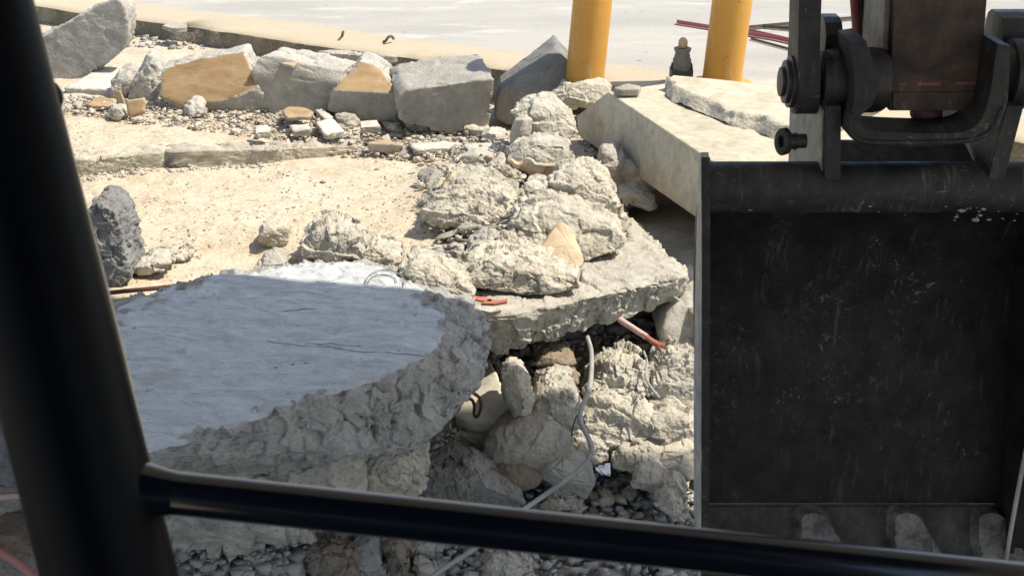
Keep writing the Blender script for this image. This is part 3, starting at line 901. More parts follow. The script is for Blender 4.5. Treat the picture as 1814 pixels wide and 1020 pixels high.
lumps = [([(326, 188), (332, 180), (350, 178), (362, 186), (362, 206), (348, 212), (330, 206)], 'round pale lump in front of the tan faced block'),
         ([(592, 206), (606, 200), (630, 202), (640, 214), (634, 228), (600, 226)], 'pale knobbly lump beneath the tan peaked block'),
         ([(682, 230), (690, 222), (708, 222), (718, 234), (700, 238)], 'small tan tinged lump left of the longest block base'),
         ([(716, 218), (738, 212), (758, 224), (762, 236), (730, 236)], 'pale lump against the left foot of the longest block'),
         ([(776, 236), (790, 226), (808, 230), (812, 240)], 'small pale lump at the middle of the longest block'),
         ([(820, 226), (846, 222), (868, 228), (860, 244), (826, 244)], 'pale lump against the right foot of the longest block'),
         ([(852, 240), (868, 230), (896, 236), (894, 252), (860, 256)], 'pale lump below the gap between the two rightmost blocks'),
         ([(816, 276), (832, 270), (870, 274), (884, 286), (866, 298), (822, 296)], 'grey rounded lump under the broad pale plate'),
         ([(182, 206), (198, 192), (214, 190), (222, 204), (208, 214)], 'pale lump left of the square tan flake')]
for i, (pl, lb) in enumerate(lumps):
    b = max(pl, key=lambda q: q[1])
    block('rock', pl, gz(*P(b[0], b[1], 0.04)[:2]), 0.09, M['pale_rubble'], lb, 'rubble', LP, lean=0.4, bulge=.02, sub=4, amp=0.010, scale=20, seed=40 + i, back=.8)

# ------------------------------------------------------------------ mound of pale rubble, back to front
MD = 'pale rubble lumps of the mound'
mound = [  # outline, z0, thick, lean, label, extras
    ([(976, 172), (1000, 150), (1040, 150), (1076, 156), (1080, 168), (1060, 186), (1000, 190), (978, 184)], .14, .16, .5, 'rough pale lump wedged between the dark pointed block and the smooth slab', {}),
    ([(905, 200), (924, 186), (980, 184), (1000, 200), (1022, 226), (1020, 244), (980, 252), (930, 240), (918, 214)], .10, .2, .55, 'rough bright lump lying below the left end of the smooth slab', {}),
    ([(902, 240), (912, 212), (932, 206), (944, 212), (940, 244), (926, 266), (916, 272), (904, 258)], .07, .07, .15, 'smooth beige fragment standing on edge at the top of the mound', {'rough': lambda n: .1}),
    ([(896, 282), (930, 262), (950, 254), (1000, 254), (1018, 268), (1016, 300), (1004, 316), (960, 320), (920, 304), (912, 290)], .05, .2, .45, 'large pale lump with a tan stained lower edge, high on the mound', {'paint': lambda n: 1.0 if (n[2] < 0.25 and n[1] < -.55) else 0.0}),
    ([(862, 296), (880, 286), (905, 290), (932, 312), (930, 326), (890, 318), (866, 310)], .04, .12, .5, 'flattish pale lump left of the tan stained lump', {}),
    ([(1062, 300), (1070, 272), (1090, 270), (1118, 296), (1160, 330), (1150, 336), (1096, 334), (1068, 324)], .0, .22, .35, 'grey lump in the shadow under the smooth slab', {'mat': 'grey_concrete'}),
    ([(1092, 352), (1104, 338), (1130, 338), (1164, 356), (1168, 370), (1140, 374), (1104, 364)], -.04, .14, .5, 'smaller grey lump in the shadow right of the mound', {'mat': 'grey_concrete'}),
    ([(978, 332), (986, 318), (1020, 308), (1060, 312), (1080, 326), (1086, 352), (1100, 372), (1112, 400), (1080, 410), (1040, 396), (1004, 366)], .03, .25, .75, 'big crumbly lump forming the right shoulder of the mound', {}),
    ([(932, 330), (944, 324), (966, 328), (994, 350), (1000, 362), (968, 372), (940, 358)], .05, .14, .5, 'pointed pale lump in the middle of the mound', {}),
    ([(782, 338), (802, 318), (850, 314), (890, 324), (900, 344), (860, 356), (800, 352)], .06, .2, .8, 'flat lump with a peach stained face behind the big left lump', {'paint': lambda n: 1.0 if n[0] < -.35 else 0.0}),
    ([(750, 378), (760, 358), (794, 342), (840, 334), (890, 342), (918, 362), (920, 386), (900, 402), (860, 408), (800, 404), (766, 394)], .02, .26, .85, 'big rough pale lump overhanging the sand on the left of the mound', {}),
    ([(878, 396), (892, 384), (920, 384), (932, 396), (918, 412), (892, 410)], .02, .12, .5, 'small faceted pale lump right of the overhanging lump', {}),
    ([(896, 416), (904, 398), (940, 380), (990, 370), (1040, 384), (1080, 396), (1110, 424), (1106, 440), (1040, 462), (980, 452), (920, 434)], .03, .3, 1.0, 'broad pale lump in the middle right of the mound above the peach stained flake', {}),
    ([(950, 450), (984, 400), (996, 396), (1016, 410), (1036, 466), (1030, 476), (1000, 472), (966, 462)], .06, .06, 1.3, 'peach stained smooth flake lying across the mound', {'paint': lambda n: 1.0 if n[2] > .3 else 0.0, 'rough': lambda n: .15 if n[2] > .3 else .8, 'amp': .006, 'bulge': .012}),
    ([(816, 464), (830, 446), (864, 432), (900, 426), (930, 440), (950, 458), (930, 470), (870, 474), (840, 476)], .03, .18, .8, 'long pale lump behind the front lump of the mound', {}),
    ([(812, 502), (830, 482), (870, 464), (930, 462), (990, 474), (1028, 492), (1030, 512), (980, 520), (930, 526), (880, 516), (836, 508)], .03, .26, .9, 'front pale lump of the mound above the red plastic strips', {}),
    ([(530, 458), (540, 424), (560, 412), (600, 408), (630, 418), (650, 440), (652, 458), (600, 466)], .02, .2, .4, 'knobbly pale lump sitting behind the shaded slab', {}),
    ([(640, 452), (660, 438), (684, 440), (716, 450), (720, 470), (690, 474), (650, 468)], .03, .14, .6, 'low pale lump right of the knobbly lump behind the shaded slab', {}),
    ([(454, 432), (456, 408), (470, 394), (494, 391), (510, 402), (511, 424), (500, 437), (474, 440)], .0, .1, .22, 'round pale rock alone on the sand throwing a small shadow', {'amp': .008, 'bulge': .04}),
    ([(230, 484), (244, 466), (270, 458), (304, 464), (300, 476), (280, 484), (250, 490)], .01, .14, .5, 'flat pale stone right of the dark porous block', {}),
    ([(300, 464), (306, 450), (324, 444), (344, 450), (330, 462), (316, 468)], .0, .08, .45, 'small grey stone right of the flat pale stone on the sand', {}),
    ([(448, 478), (462, 464), (490, 462), (506, 466), (500, 476), (470, 482)], .0, .12, .5, 'low pale stone at the far edge of the shaded slab', {}),
    ([(704, 486), (730, 470), (780, 484), (830, 510), (840, 530), (800, 524), (740, 500)], .06, .2, 1.1, 'crumbled pale lump along the right far edge of the shaded slab', {}),
    ([(730, 520), (760, 500), (800, 496), (830, 500), (838, 520), (800, 530)], .03, .2, 1.0, 'pale rubble lump between the mound and the shaded slab', {}),
]
for i, (pl, z0, th, ln, lb, ex) in enumerate(mound):
    ex = dict(ex)
    fb_ = max(pl, key=lambda q: q[1])
    z0 += .75 * float(mound_h(*P(fb_[0], fb_[1], z0)[:2]))
    mt = M[ex.pop('mat', 'pale_rubble')]
    w = max(q[0] for q in pl) - min(q[0] for q in pl)
    ex.setdefault('amp', 0.018 if w > 90 else 0.012)
    ex.setdefault('strata', .75)
    ex.setdefault('bulge', .022)
    ex.setdefault('scale', 11 if w > 90 else 15)
    block('rock', pl, z0, th, mt, lb, 'rubble', MD, lean=ln, sub=7 if w > 90 else 6, seed=60 + i, back=.85, sharp=64, **ex)
block('porous_block', [(150, 376), (158, 364), (182, 361), (200, 374), (212, 400), (222, 450), (232, 490), (214, 506), (190, 512), (170, 460)], .0, .2, M['blue_rubble'],
      'dark blue grey porous block standing on the sand beside the cab post', 'concrete block', lean=.1, k=.2, sub=7, amp=0.011, scale=26, seed=88, sharp=40)

# ------------------------------------------------------------------ smooth slabs on the right
beam_top = [(1077, 163), (1240, 271), (1330, 330), (1500, 330), (1520, 200), (1330, 160), (1192, 146)]
bt = [P(q[0], q[1], 0.32) for q in beam_top]
bd = (bt[1] - bt[0]) / np.linalg.norm(bt[1] - bt[0])
bm = bmesh.new()
fn = np.cross(bt[1] - bt[0], np.array([-.02, -.03, -.235]))
def on_face(px, py):                                          # on the sawn side of the slab
    r = ray(px, py); o = np.array([0, 0, CAM_H])
    return o + r * (fn @ (bt[0] - o)) / (fn @ r)
allv = [on_face(1021, 206), on_face(1025, 241)] + bt + [p + np.array([-.02, -.03, -.235]) for p in bt[1:]]
for p in allv:
    bm.verts.new(p)
r_ = bmesh.ops.convex_hull(bm, input=bm.verts)
bmesh.ops.dissolve_limit(bm, angle_limit=math.radians(4), verts=bm.verts, edges=bm.edges)
tag(bm_obj('concrete_slab', bm, M['cream_slab'], bevel=.007, seg=3, smooth='auto', off=np.mean(bt, 0)), 'thick smooth beige slab with a clean sawn side, reaching behind the bucket', 'concrete slab')
block('rock', [(1290, 420), (1310, 350), (1400, 330), (1480, 350), (1490, 420)], -.1, .5, M['grey_concrete'], 'grey lump propping up the thick beige slab behind the bucket', 'rubble', lean=.1, bulge=.03, sub=5, seed=108)
def overlay():
    """broken topping layer with a wandering edge: not convex, so a profile is swept"""
    top = [(1187, 138), (1196, 150), (1226, 166), (1262, 178), (1290, 192), (1316, 200), (1350, 206), (1392, 224), (1440, 232)]
    far = [(1194, 134), (1240, 138), (1290, 143), (1330, 148), (1366, 152), (1400, 158), (1450, 165), (1500, 170), (1560, 180)]
    z1, z0 = 0.375, 0.325
    tp = smooth_path([P(*q, z1) for q in top], 8)
    fp = smooth_path([P(*q, z1) for q in far], 8)
    rows, R = [], []
    for f in (0.0, 0.03, 0.08, 0.2, 0.4, 0.6, 0.8, 1.0):
        rows.append([np.array(a.lerp(b, f)) for a, b in zip(tp, fp)]); R.append(0.7 if f < .05 else 0.0)
    for d in (0.2, 0.4, 0.6, 0.8, 1.0):
        rows.insert(0, [np.array(a) + np.array([-0.03 * d, -0.035 * d, -(z1 - z0) * d]) for a in tp]); R.insert(0, 1.0)
    rows.append([p - np.array([0, 0, z1 - z0]) for p in rows[-1]]); R.append(0.5)
    V = np.array(rows); m, n = V.shape[:2]
    V = V.reshape(-1, 3)
    rr = np.repeat(np.array(R), n)
    V = V + np.stack([fbm(V * 14 + k, 4, k) for k in range(3)], 1) * (0.022 * rr + .001)[:, None]
    idx = np.arange(m * n).reshape(m, n)
    F = np.stack([idx[:-1, :-1], idx[:-1, 1:], idx[1:, 1:], idx[1:, :-1]], -1).reshape(-1, 4)
    for kx in (0, n - 1):
        for q in range((m - 1) // 2):
            e = [idx[q, kx], idx[q + 1, kx], idx[m - 2 - q, kx], idx[m - 1 - q, kx]]
            if len(set(e)) == 4:
                F = np.concatenate([F, np.array([e if kx else e[::-1]])])
    base = V.mean(0)
    o = link('concrete_slab', mesh_np('concrete_slab', V - base, F, M['cream_slab'], True, {'rough': rr, 'paint': rr * 0}), base)
    tag(o, 'thin broken topping layer with a ragged edge lying on the smooth slab by the right bollard', 'concrete slab')
overlay()
chunk('concrete_chip', slab_pts([(1086, 156), (1110, 148), (1136, 152), (1132, 158), (1100, 159)], .36, .03), M['grey_concrete'], 'flat dark chip lying on the far left corner of the smooth slab', 'concrete chip', sub=4, amp=.004, seed=9, rough=lambda n: .3)
chunk('concrete_slab', slab_pts([(1090, 376), (1230, 345), (1420, 420), (1420, 640), (1230, 560), (1218, 480)], -.09, .1), M['grey_concrete'], 'grey smooth floor slab in the shadow between mound and bucket', 'concrete slab',
      rough=lambda n: 0.05 if n[2] > .7 else .8, sub=5, amp=.006, seed=102, sharp=80)
chunk('concrete_slab', np.array([P(780, 540, .02), P(868, 563, .02), P(960, 549, .025), P(1090, 521, .025), P(1219, 489, .02), P(1116, 387, .02), P(900, 385, .0), P(760, 440, .0),
      P(868, 629, -.14), P(930, 624, -.14), P(1000, 594, -.13), P(1100, 571, -.11), P(1165, 548, -.10), P(1217, 512, -.06), P(1116, 392, -.12), P(900, 395, -.12)]), M['pale_rubble'],
      'sunlit broken slab under the rubble mound, overhanging the pit', 'concrete slab', rough=lambda n: 0.35 if n[2] > .8 else 0.8, sub=8, amp=.024, scale=14, seed=103, sharp=50, smooth_amp=.004)
block('rock', [(1166, 600), (1180, 560), (1205, 532), (1240, 512), (1260, 540), (1260, 660), (1220, 660), (1180, 640)], -.30, .25, M['white_chip'], 'bright smooth boulder at the bucket edge below the sunlit slab', 'rubble', lean=.6, sub=5, amp=.010, seed=104, bulge=.03, rough=lambda n: .3)

# ------------------------------------------------------------------ near slab lying in the shade
top_px = [(180, 560), (240, 530), (330, 497), (430, 478), (530, 466), (640, 463), (690, 482), (740, 510), (778, 540), (788, 580), (770, 620), (720, 646), (640, 678), (540, 706), (440, 738), (340, 774), (262, 804), (120, 832)]
TZ = [SLAB_Z] * len(top_px)
slab_top = np.array([P(q[0], q[1], z) for q, z in zip(top_px, TZ)])
mid_px = [(700, 474, .085), (768, 494, .08), (824, 520, .075), (853, 548, .07), (871, 585, .06), (868, 620, .04), (866, 650, .02), (846, 690, -.02), (800, 738, -.06), (770, 772, -.09), (745, 800, -.10), (600, 800, -.09), (420, 838, -.09), (280, 850, -.09), (120, 880, -.09)]
low = [P(q[0], q[1], q[2]) for q in mid_px]
low += [P(850, 556, -.02), P(640, 470, -.02), P(240, 536, -.02), P(150, 580, -.02)]
pts = np.concatenate([slab_top, np.array(low)])
sb_lo, sb_hi = pts.min(0), pts.max(0)
sb = np.array([(sb_lo[0] + sb_hi[0]) / 2, (sb_lo[1] + sb_hi[1]) / 2, sb_lo[2]])
def crk(a, b):
    p, q = P(*a, SLAB_Z) - sb, P(*b, SLAB_Z) - sb
    return (p[0], p[1], q[0], q[1])
CRACKS = [crk((470, 608), (700, 626)), crk((560, 612), (760, 632)), crk((500, 553), (560, 548)), crk((540, 610), (640, 612))]
M['near_slab'] = shaded_slab_material()
near_slab = chunk('concrete_slab', pts, M['near_slab'], 'large trowelled concrete slab lying in the shade with a crumbled near edge', 'concrete slab',
      rough=lambda n: 0.0 if n[2] > .995 else 1.0, sub=8, amp=.015, scale=25, seed=110, sharp=90, smooth_amp=.0065, ragged=.035)

NR = 'shaded broken concrete under the near slab'
block('rock', [(230, 858), (300, 846), (440, 836), (600, 806), (640, 800), (640, 880), (560, 960), (420, 980), (230, 980)], -.36, .35, M['grey_concrete'], 'broad rough broken face under the near slab, behind the black rail', 'rubble', NR, lean=.2, bulge=.05, sub=7, amp=.028, scale=14, seed=120)
block('rock', [(610, 846), (640, 806), (690, 790), (728, 804), (748, 838), (746, 862), (716, 890), (650, 896), (616, 880)], -.26, .2, M['grey_concrete'], 'rounded grey lump under the near slab corner just above the black rail', 'rubble', NR, lean=.2, sub=7, amp=.018, scale=12, seed=121, bulge=.04)
for i, (pl, z0, th, ln, mt, lb, kw) in enumerate([
    ([(780, 840), (784, 790), (808, 770), (860, 776), (900, 772), (906, 800), (900, 845)], -.5, .12, .05, 'dark_rubble', 'dark boulder carrying the white triangular flake in the pit', {'amp': .01}),
    ([(848, 812), (860, 782), (884, 760), (930, 740), (972, 740), (1012, 770), (1016, 800), (980, 830), (900, 848), (866, 836)], -.44, .25, .35, 'grey_concrete', 'large faceted grey rock in the middle of the pit', {'rough': lambda n: .5, 'amp': .012, 'bulge': .05, 'strata': 0.0}),
    ([(944, 740), (950, 704), (974, 688), (1006, 690), (1026, 716), (1034, 760), (1000, 772), (966, 752)], -.33, .2, .45, 'pale_rubble', 'rounded pale rock half in sun beside the grey cable', {}),
    ([(886, 664), (896, 652), (918, 654), (936, 676), (944, 710), (938, 740), (912, 744), (896, 710)], -.27, .1, .25, 'pale_rubble', 'upright rough pale rock right of the white triangular flake', {'amp': .014}),
    ([(1030, 750), (1040, 716), (1080, 690), (1130, 700), (1156, 730), (1150, 770), (1110, 796), (1060, 790)], -.40, .25, .75, 'pale_rubble', 'large sunlit crumbly rock right of the grey cable', {'amp': .026}),
    ([(1040, 700), (1060, 668), (1100, 650), (1140, 656), (1150, 690), (1120, 712), (1070, 712)], -.30, .2, .9, 'pale_rubble', 'sunlit crumbly rock directly under the sunlit slab overhang', {'amp': .026}),
    ([(1146, 700), (1160, 660), (1190, 630), (1240, 640), (1250, 720), (1220, 740), (1170, 730)], -.34, .2, .7, 'pale_rubble', 'sunlit rock between the pale wire and the bucket', {'amp': .022}),
    ([(1130, 770), (1150, 730), (1190, 722), (1236, 740), (1240, 790), (1190, 800), (1150, 790)], -.40, .2, .7, 'pale_rubble', 'sunlit rock just above the shade line beside the bucket', {'amp': .02}),
    ([(1086, 826), (1100, 800), (1150, 790), (1180, 800), (1174, 824), (1120, 836)], -.44, .14, .5, 'grey_concrete', 'shaded grey rock along the shade line left of the bucket', {}),
    ([(1158, 830), (1176, 800), (1210, 790), (1240, 794), (1244, 850), (1200, 850)], -.46, .16, .4, 'white_chip', 'shaded pale smooth rock against the bucket edge', {'rough': lambda n: .3}),
    ([(1120, 862), (1134, 826), (1180, 836), (1210, 850), (1212, 872), (1160, 876)], -.48, .14, .5, 'grey_concrete', 'rough grey rock among pebbles left of the bucket', {'amp': .016}),
    ([(1164, 900), (1176, 864), (1200, 856), (1226, 880), (1226, 924), (1190, 922)], -.52, .1, .3, 'grey_concrete', 'angular grey rock in the corner of bucket and rail', {}),
    ([(866, 862), (872, 820), (890, 808), (930, 820), (962, 846), (950, 862), (900, 866)], -.46, .16, .35, 'brown_rubble', 'brownish rock below the large faceted grey rock', {}),
    ([(954, 846), (960, 816), (1000, 806), (1040, 822), (1056, 850), (1040, 886), (1000, 870)], -.50, .18, .4, 'grey_concrete', 'grey faceted rock crossed by the grey cable', {'rough': lambda n: .5, 'strata': 0.0}),
    ([(1012, 800), (1020, 776), (1050, 774), (1078, 800), (1080, 820), (1040, 824)], -.44, .12, .5, 'grey_concrete', 'grey rock in the bend of the grey cable', {}),
    ([(960, 900), (980, 862), (1004, 852), (1024, 880), (1030, 904), (980, 908)], -.54, .12, .5, 'grey_concrete', 'pale crumbly rock right of the cable, touching the rail', {'amp': .018}),
    ([(732, 880), (738, 838), (780, 828), (838, 822), (934, 892), (900, 900), (800, 898)], -.46, .14, .25, 'dark_rubble', 'triangular broken slab piece with a straight pale edge above the rail', {'amp': .014, 'sharp': 60}),
    ([(766, 826), (780, 790), (812, 792), (826, 826), (800, 834)], -.5, .1, .1, 'brown_rubble', 'brown stone deep in the shade under the near slab', {}),
    ([(966, 680), (980, 660), (1016, 656), (1030, 676), (1010, 692), (980, 692)], -.27, .08, .5, 'brown_rubble', 'pinkish stone in the shade under the slab overhang', {'amp': .008}),
    ([(948, 648), (960, 632), (1010, 628), (1022, 644), (1000, 656)], -.22, .1, .4, 'brown_rubble', 'brown stone tucked deepest under the slab overhang', {'amp': .008}),
    ([(308, 1010), (318, 972), (350, 948), (390, 962), (420, 996), (400, 1030), (320, 1034)], -.50, .15, .5, 'grey_concrete', 'pale crumpled rock right of the cab post below the rail', {'amp': .02}),
    ([(350, 1036), (380, 990), (440, 962), (500, 984), (540, 1030), (530, 1060), (360, 1060)], -.52, .15, .6, 'grey_concrete', 'large pale rough rock at the bottom edge below the rail', {'amp': .02}),
    ([(528, 1000), (544, 966), (590, 960), (630, 980), (646, 1030), (640, 1060), (540, 1060)], -.55, .15, .3, 'brown_rubble', 'brown grey rock right of the large rough rock at the bottom edge', {}),
    ([(612, 1000), (620, 964), (656, 962), (672, 1000), (670, 1050), (640, 1050)], -.55, .12, .3, 'dark_rubble', 'narrow dark rock below the rail, left of the brown one', {}),
    ([(676, 1040), (678, 976), (706, 970), (728, 986), (730, 1040)], -.56, .12, .2, 'brown_rubble', 'brown upright rock below the rail with cable to its right', {}),
    ([(700, 970), (716, 950), (780, 956), (788, 980), (750, 990)], -.52, .12, .4, 'grey_concrete', 'grey rock emerging below the rail left of the cable', {}),
    ([(838, 1030), (860, 1000), (900, 994), (940, 1010), (960, 1040), (900, 1050)], -.58, .12, .6, 'grey_concrete', 'pale rounded rock at the bottom edge right of the cable', {}),
    ([(728, 1010), (740, 990), (772, 1000), (776, 1030), (740, 1040)], -.57, .1, .5, 'grey_concrete', 'small angular rock left of the cable at the bottom edge', {}),
]):
    kw = dict(kw)
    kw.setdefault('amp', .015)
    kw.setdefault('bulge', .025)
    kw.setdefault('sharp', 64)
    w = max(q[0] for q in pl) - min(q[0] for q in pl)
    block('rock', pl, z0, th, M[mt], lb, 'rubble', 'rocks in the pit', lean=ln, sub=7 if w > 100 else 6, scale=13, seed=130 + i, back=.85, **kw)
chunk('concrete_flake', np.concatenate([np.array([P(862, 628, -.19), P(882, 664, -.20), P(888, 704, -.25), P(914, 742, -.30), P(900, 753, -.31), P(830, 749, -.31), P(803, 734, -.30), P(828, 700, -.26), P(848, 660, -.22)]) + d for d in (np.array([0, 0, 0]), np.array([0, 0.0, -.05]))]),
      M['white_chip'], 'smooth white triangular flake half in sun at the near slab corner', 'concrete flake', sub=5, amp=.005, scale=16, seed=170, sharp=70, rough=lambda n: .05 if n[2] > .5 else .8)
# things at the far left, beyond the cab post
block('rock', [(-60, 800), (-40, 720), (20, 742), (50, 800), (52, 866), (-60, 872)], -.13, .2, M['blue_rubble'], 'blue grey rough slab face left of the cab post', 'rubble', lean=.3, sub=5, amp=.012, scale=18, seed=180)
block('rock', [(-40, 990), (-20, 950), (30, 950), (60, 980), (66, 1040), (-40, 1040)], -.42, .15, M['brown_rubble'], 'brown rock in the lower left corner behind the cab post', 'rubble', lean=.4, sub=5, amp=.01, seed=181)

# ------------------------------------------------------------------ pipes, wires and bars in the rubble
def tube(name, pts, r, mat, label, cat, seg=12, n=8, group=None):
    bm = bmesh.new()
    path = smooth_path(pts, n) if n > 1 else [Vector(p) for p in pts]
    add_tube(bm, path, r, seg)
    c = sum((Vector(p) for p in path), Vector()) / len(path)
    return tag(bm_obj(name, bm, M[mat], smooth='auto', off=c), label, cat, group)
tube('cable', [P(1040, 596, -.14), P(1047, 620, -.17), P(1048, 650, -.18), P(1044, 690, -.18), P(1031, 720, -.19), P(1028, 745, -.22), P(1042, 775, -.25), P(1048, 795, -.28), P(1036, 822, -.32), P(1000, 852, -.36), P(960, 880, -.40), P(925, 904, -.42), P(880, 938, -.44), P(835, 975, -.46), P(790, 1004, -.48), P(740, 1040, -.50)],
     0.0085, 'grey_pvc', 'grey cable winding down through the rocks of the pit', 'cable')
cond = empty('conduit', P(1140, 596, -.12), 'dusty pink conduit with a frayed copper end, sticking out under the sunlit slab', 'conduit')
bm = bmesh.new()
a_, b_, c_ = Vector(P(1098, 566, -.05)), Vector(P(1146, 597, -.07)), Vector(P(1172, 616, -.09))
add_tube(bm, [a_, a_.lerp(b_, .5), b_], .011, 14)
bm_obj('pipe', bm, M['pink_pvc'], cond, smooth='auto')
bm = bmesh.new()
rr = random.Random(3)
for k in range(9):
    o = Vector((rr.uniform(-.008, .008), rr.uniform(-.008, .008), rr.uniform(-.008, .008)))
    e = Vector((rr.uniform(-.014, .014), rr.uniform(-.014, .014), rr.uniform(-.02, .008)))
    add_tube(bm, [b_ - (c_ - b_) * .3 + o * .5, b_.lerp(c_, .5) + o, c_ + e], .0045, 6)
bm_obj('copper_strand', bm, M['copper'], cond, smooth='auto')
tube('wire', [P(1140, 622, -.16), P(1146, 640, -.18), P(1144, 668, -.2), P(1156, 690, -.2), P(1168, 704, -.22)], .0045, 'grey_pvc', 'thin pale wire bent over the sunlit rock beside the bucket', 'wire', 8)
tube('wire', [P(1162, 610, -.12), P(1170, 640, -.2), P(1164, 660, -.24)], .002, 'wire', 'hair thin dark wire hanging under the copper conduit end', 'wire', 6)
tube('wire', [P(1022, 735, -.2), P(1016, 752, -.24), P(1012, 772, -.28)], .0025, 'rebar', 'short rusty wire left of the grey cable', 'wire', 6)
tube('rebar', [P(826, 700, -.14), P(832, 694, -.12), P(842, 698, -.12), P(850, 706, -.15), P(852, 722, -.19), P(846, 737, -.23), P(840, 734, -.23), P(840, 716, -.19), P(832, 706, -.15), P(812, 712, -.12)], .0055, 'rebar', 'rusty bent bar hooked over the white triangular flake', 'reinforcing bar', 10)
tube('rebar', [P(150, 528, .03), P(200, 518, .03), P(300, 508, .03), P(420, 493, .03)], .008, 'rebar', 'long rusty bar lying on the sand behind the near slab', 'reinforcing bar', 10)
def strip(pts, z, mat, label, cat, th=.006):
    q = [P(a, b, z) for a, b in pts]
    bm = bmesh.new()
    add_prism(bm, q, (0, 0, th))
    return tag(bm_obj('plastic_strip', bm, M[mat], bevel=.002, off=np.mean(q, 0)), label, cat, 'red strips at the mound foot')
strip([(828, 529), (840, 527), (872, 532), (870, 537), (850, 535)], .06, 'red_plastic', 'left red plastic strip at the foot of the mound', 'plastic strip', .007)
strip([(852, 541), (866, 534), (884, 536), (899, 532), (898, 538), (876, 542)], .058, 'copper', 'right orange red plastic strip at the foot of the mound', 'plastic strip', .009)
tube('rebar', [P(680, 74, .18), P(684, 72, .20), P(688, 66, .22), P(694, 65, .22), P(697, 69, .20)], .008, 'angle_steel', 'small dark hooked bar stub sticking out of the pavement edge', 'reinforcing bar', 8)
tube('rebar', [P(606, 66, .17), P(607, 60, .21), P(608, 57, .23)], .008, 'angle_steel', 'short upright dark bar stub on the pavement left of the hooked stub', 'reinforcing bar', 8)
chunk('concrete_chip', slab_pts([(286, 45), (300, 41), (326, 43), (332, 48), (306, 50)], .195, .03), M['white_chip'], 'small white chip on the kerb edge right of the tilted slab', 'concrete chip', sub=4, amp=.005, scale=20, seed=33)
chunk('concrete_chip', slab_pts([(560, 90), (640, 90), (672, 86), (706, 100), (640, 98), (590, 95)], .17, .04), M['white_chip'], 'long white broken patch on the kerb edge above the whitish block', 'concrete chip', sub=5, amp=.006, scale=20, seed=34)
ring = [P(682 + 34 * math.cos(a), 500 - 22 * math.sin(a), SLAB_Z + .008) for a in np.linspace(-.2, math.pi, 14)]
tube('wire', ring, .0022, 'wire', 'thin wire arc lying on the far edge of the shaded slab', 'wire', 6, 3)
ring = [P(678 + 25 * math.cos(a), 500 - 14 * math.sin(a), SLAB_Z + .008) for a in np.linspace(0, math.pi, 12)]
tube('wire', ring, .0018, 'wire', 'smaller wire arc inside the wire arc on the shaded slab', 'wire', 6, 3)
tube('hose', [P(-40, 888, -.2), P(0, 880, -.2), P(40, 878, -.2), P(56, 892, -.22), P(70, 930, -.3)], .011, 'pink_pvc', 'pink conduit bending behind the cab post at the left edge', 'conduit', 12)
tube('hose', [P(-60, 930, -.3), P(-10, 970, -.3), P(30, 996, -.3), P(70, 1030, -.32)], .013, 'red_paint', 'red painted tube in the lower left corner', 'conduit', 12)
def film():
    bm = bmesh.new()
    c = P(1068, 838, -.40)
    rr = random.Random(5)
    for k in range(5):
        a = rr.uniform(0, 6.28)
        u = Vector((math.cos(a), math.sin(a), rr.uniform(.3, .9))).normalized() * rr.uniform(.02, .035)
        v = Vector((-math.sin(a), math.cos(a), rr.uniform(-.3, .3))).normalized() * rr.uniform(.012, .02)
        p = Vector(c) + Vector((rr.uniform(-.012, .012), rr.uniform(-.012, .012), 0))
        add_prism(bm, [p - v, p + v, p + v * .7 + u, p - v * .4 + u * 1.2], u.cross(v).normalized() * .002)
    tag(bm_obj('plastic_scrap', bm, M['white_plastic'], off=c), 'crumpled white plastic scrap among the pebbles in the pit', 'plastic scrap')
film()

# ------------------------------------------------------------------ loose stones
def stone_mesh(i, mat, flat=0.7, sub=3):
    r = np.random.default_rng(900 + i)
    p = r.normal(size=(11, 3))
    p /= np.linalg.norm(p, axis=1)[:, None]
    p *= np.array([1, r.uniform(.65, .95), flat * r.uniform(.7, 1.1)])
    N, D = hull_planes(p, np.zeros(3))
    Vv, Ff = ico(sub)
    q = np.maximum((Vv @ N.T) / np.maximum(D, .12), 1e-6)
    m = q.max(1, keepdims=True)
    X = Vv / (m[:, 0] * ((q / m) ** 90).sum(1) ** (1 / 60))[:, None]
    X = X + Vv * (fbm(X * 2.6 + i, 4, i) * .12)[:, None]
    X[:, 2] -= X[:, 2].min() * 0.75
    return mesh_np('stone', X, Ff, mat, True, {'tone': np.zeros(len(X))})
POOL = {k: [stone_mesh(i + 40 * (k == 'pebble_grey'), M[k], (.7, .3, .5, .22)[i % 4]) for i in range(14)] for k in ('pebble_pale', 'pebble_grey')}
def px_poly_sampler(poly, n, z, rr):
    xs_, ys_ = [q[0] for q in poly], [q[1] for q in poly]
    out = []
    while len(out) < n:
        a, b = rr.uniform(min(xs_), max(xs_)), rr.uniform(min(ys_), max(ys_))
        ins = False
        j = len(poly) - 1
        for i in range(len(poly)):
            if (poly[i][1] > b) != (poly[j][1] > b) and a < (poly[j][0] - poly[i][0]) * (b - poly[i][1]) / (poly[j][1] - poly[i][1]) + poly[i][0]:
                ins = not ins
            j = i
        if ins:
            out.append(P(a, b, z)[:2])
    return out
def stones(poly, n, smin, smax, z, kind, label, group, seed, lift=0.0):
    rr = random.Random(seed)
    for x, y in px_poly_sampler(poly, n, z, rr):
        sz = smin * (smax / smin) ** (rr.random() ** 1.7)
        me = rr.choice(POOL[kind])
        o = link('stone', me, (x, y, gz(x, y) - sz * .15 + rr.random() * lift), None, (rr.uniform(-.4, .4), rr.uniform(-.4, .4), rr.uniform(0, 6.28)))
        o.scale = (sz, sz * rr.uniform(.7, 1.1), sz * rr.uniform(.6, 1))
        tag(o, label, 'stone', group)
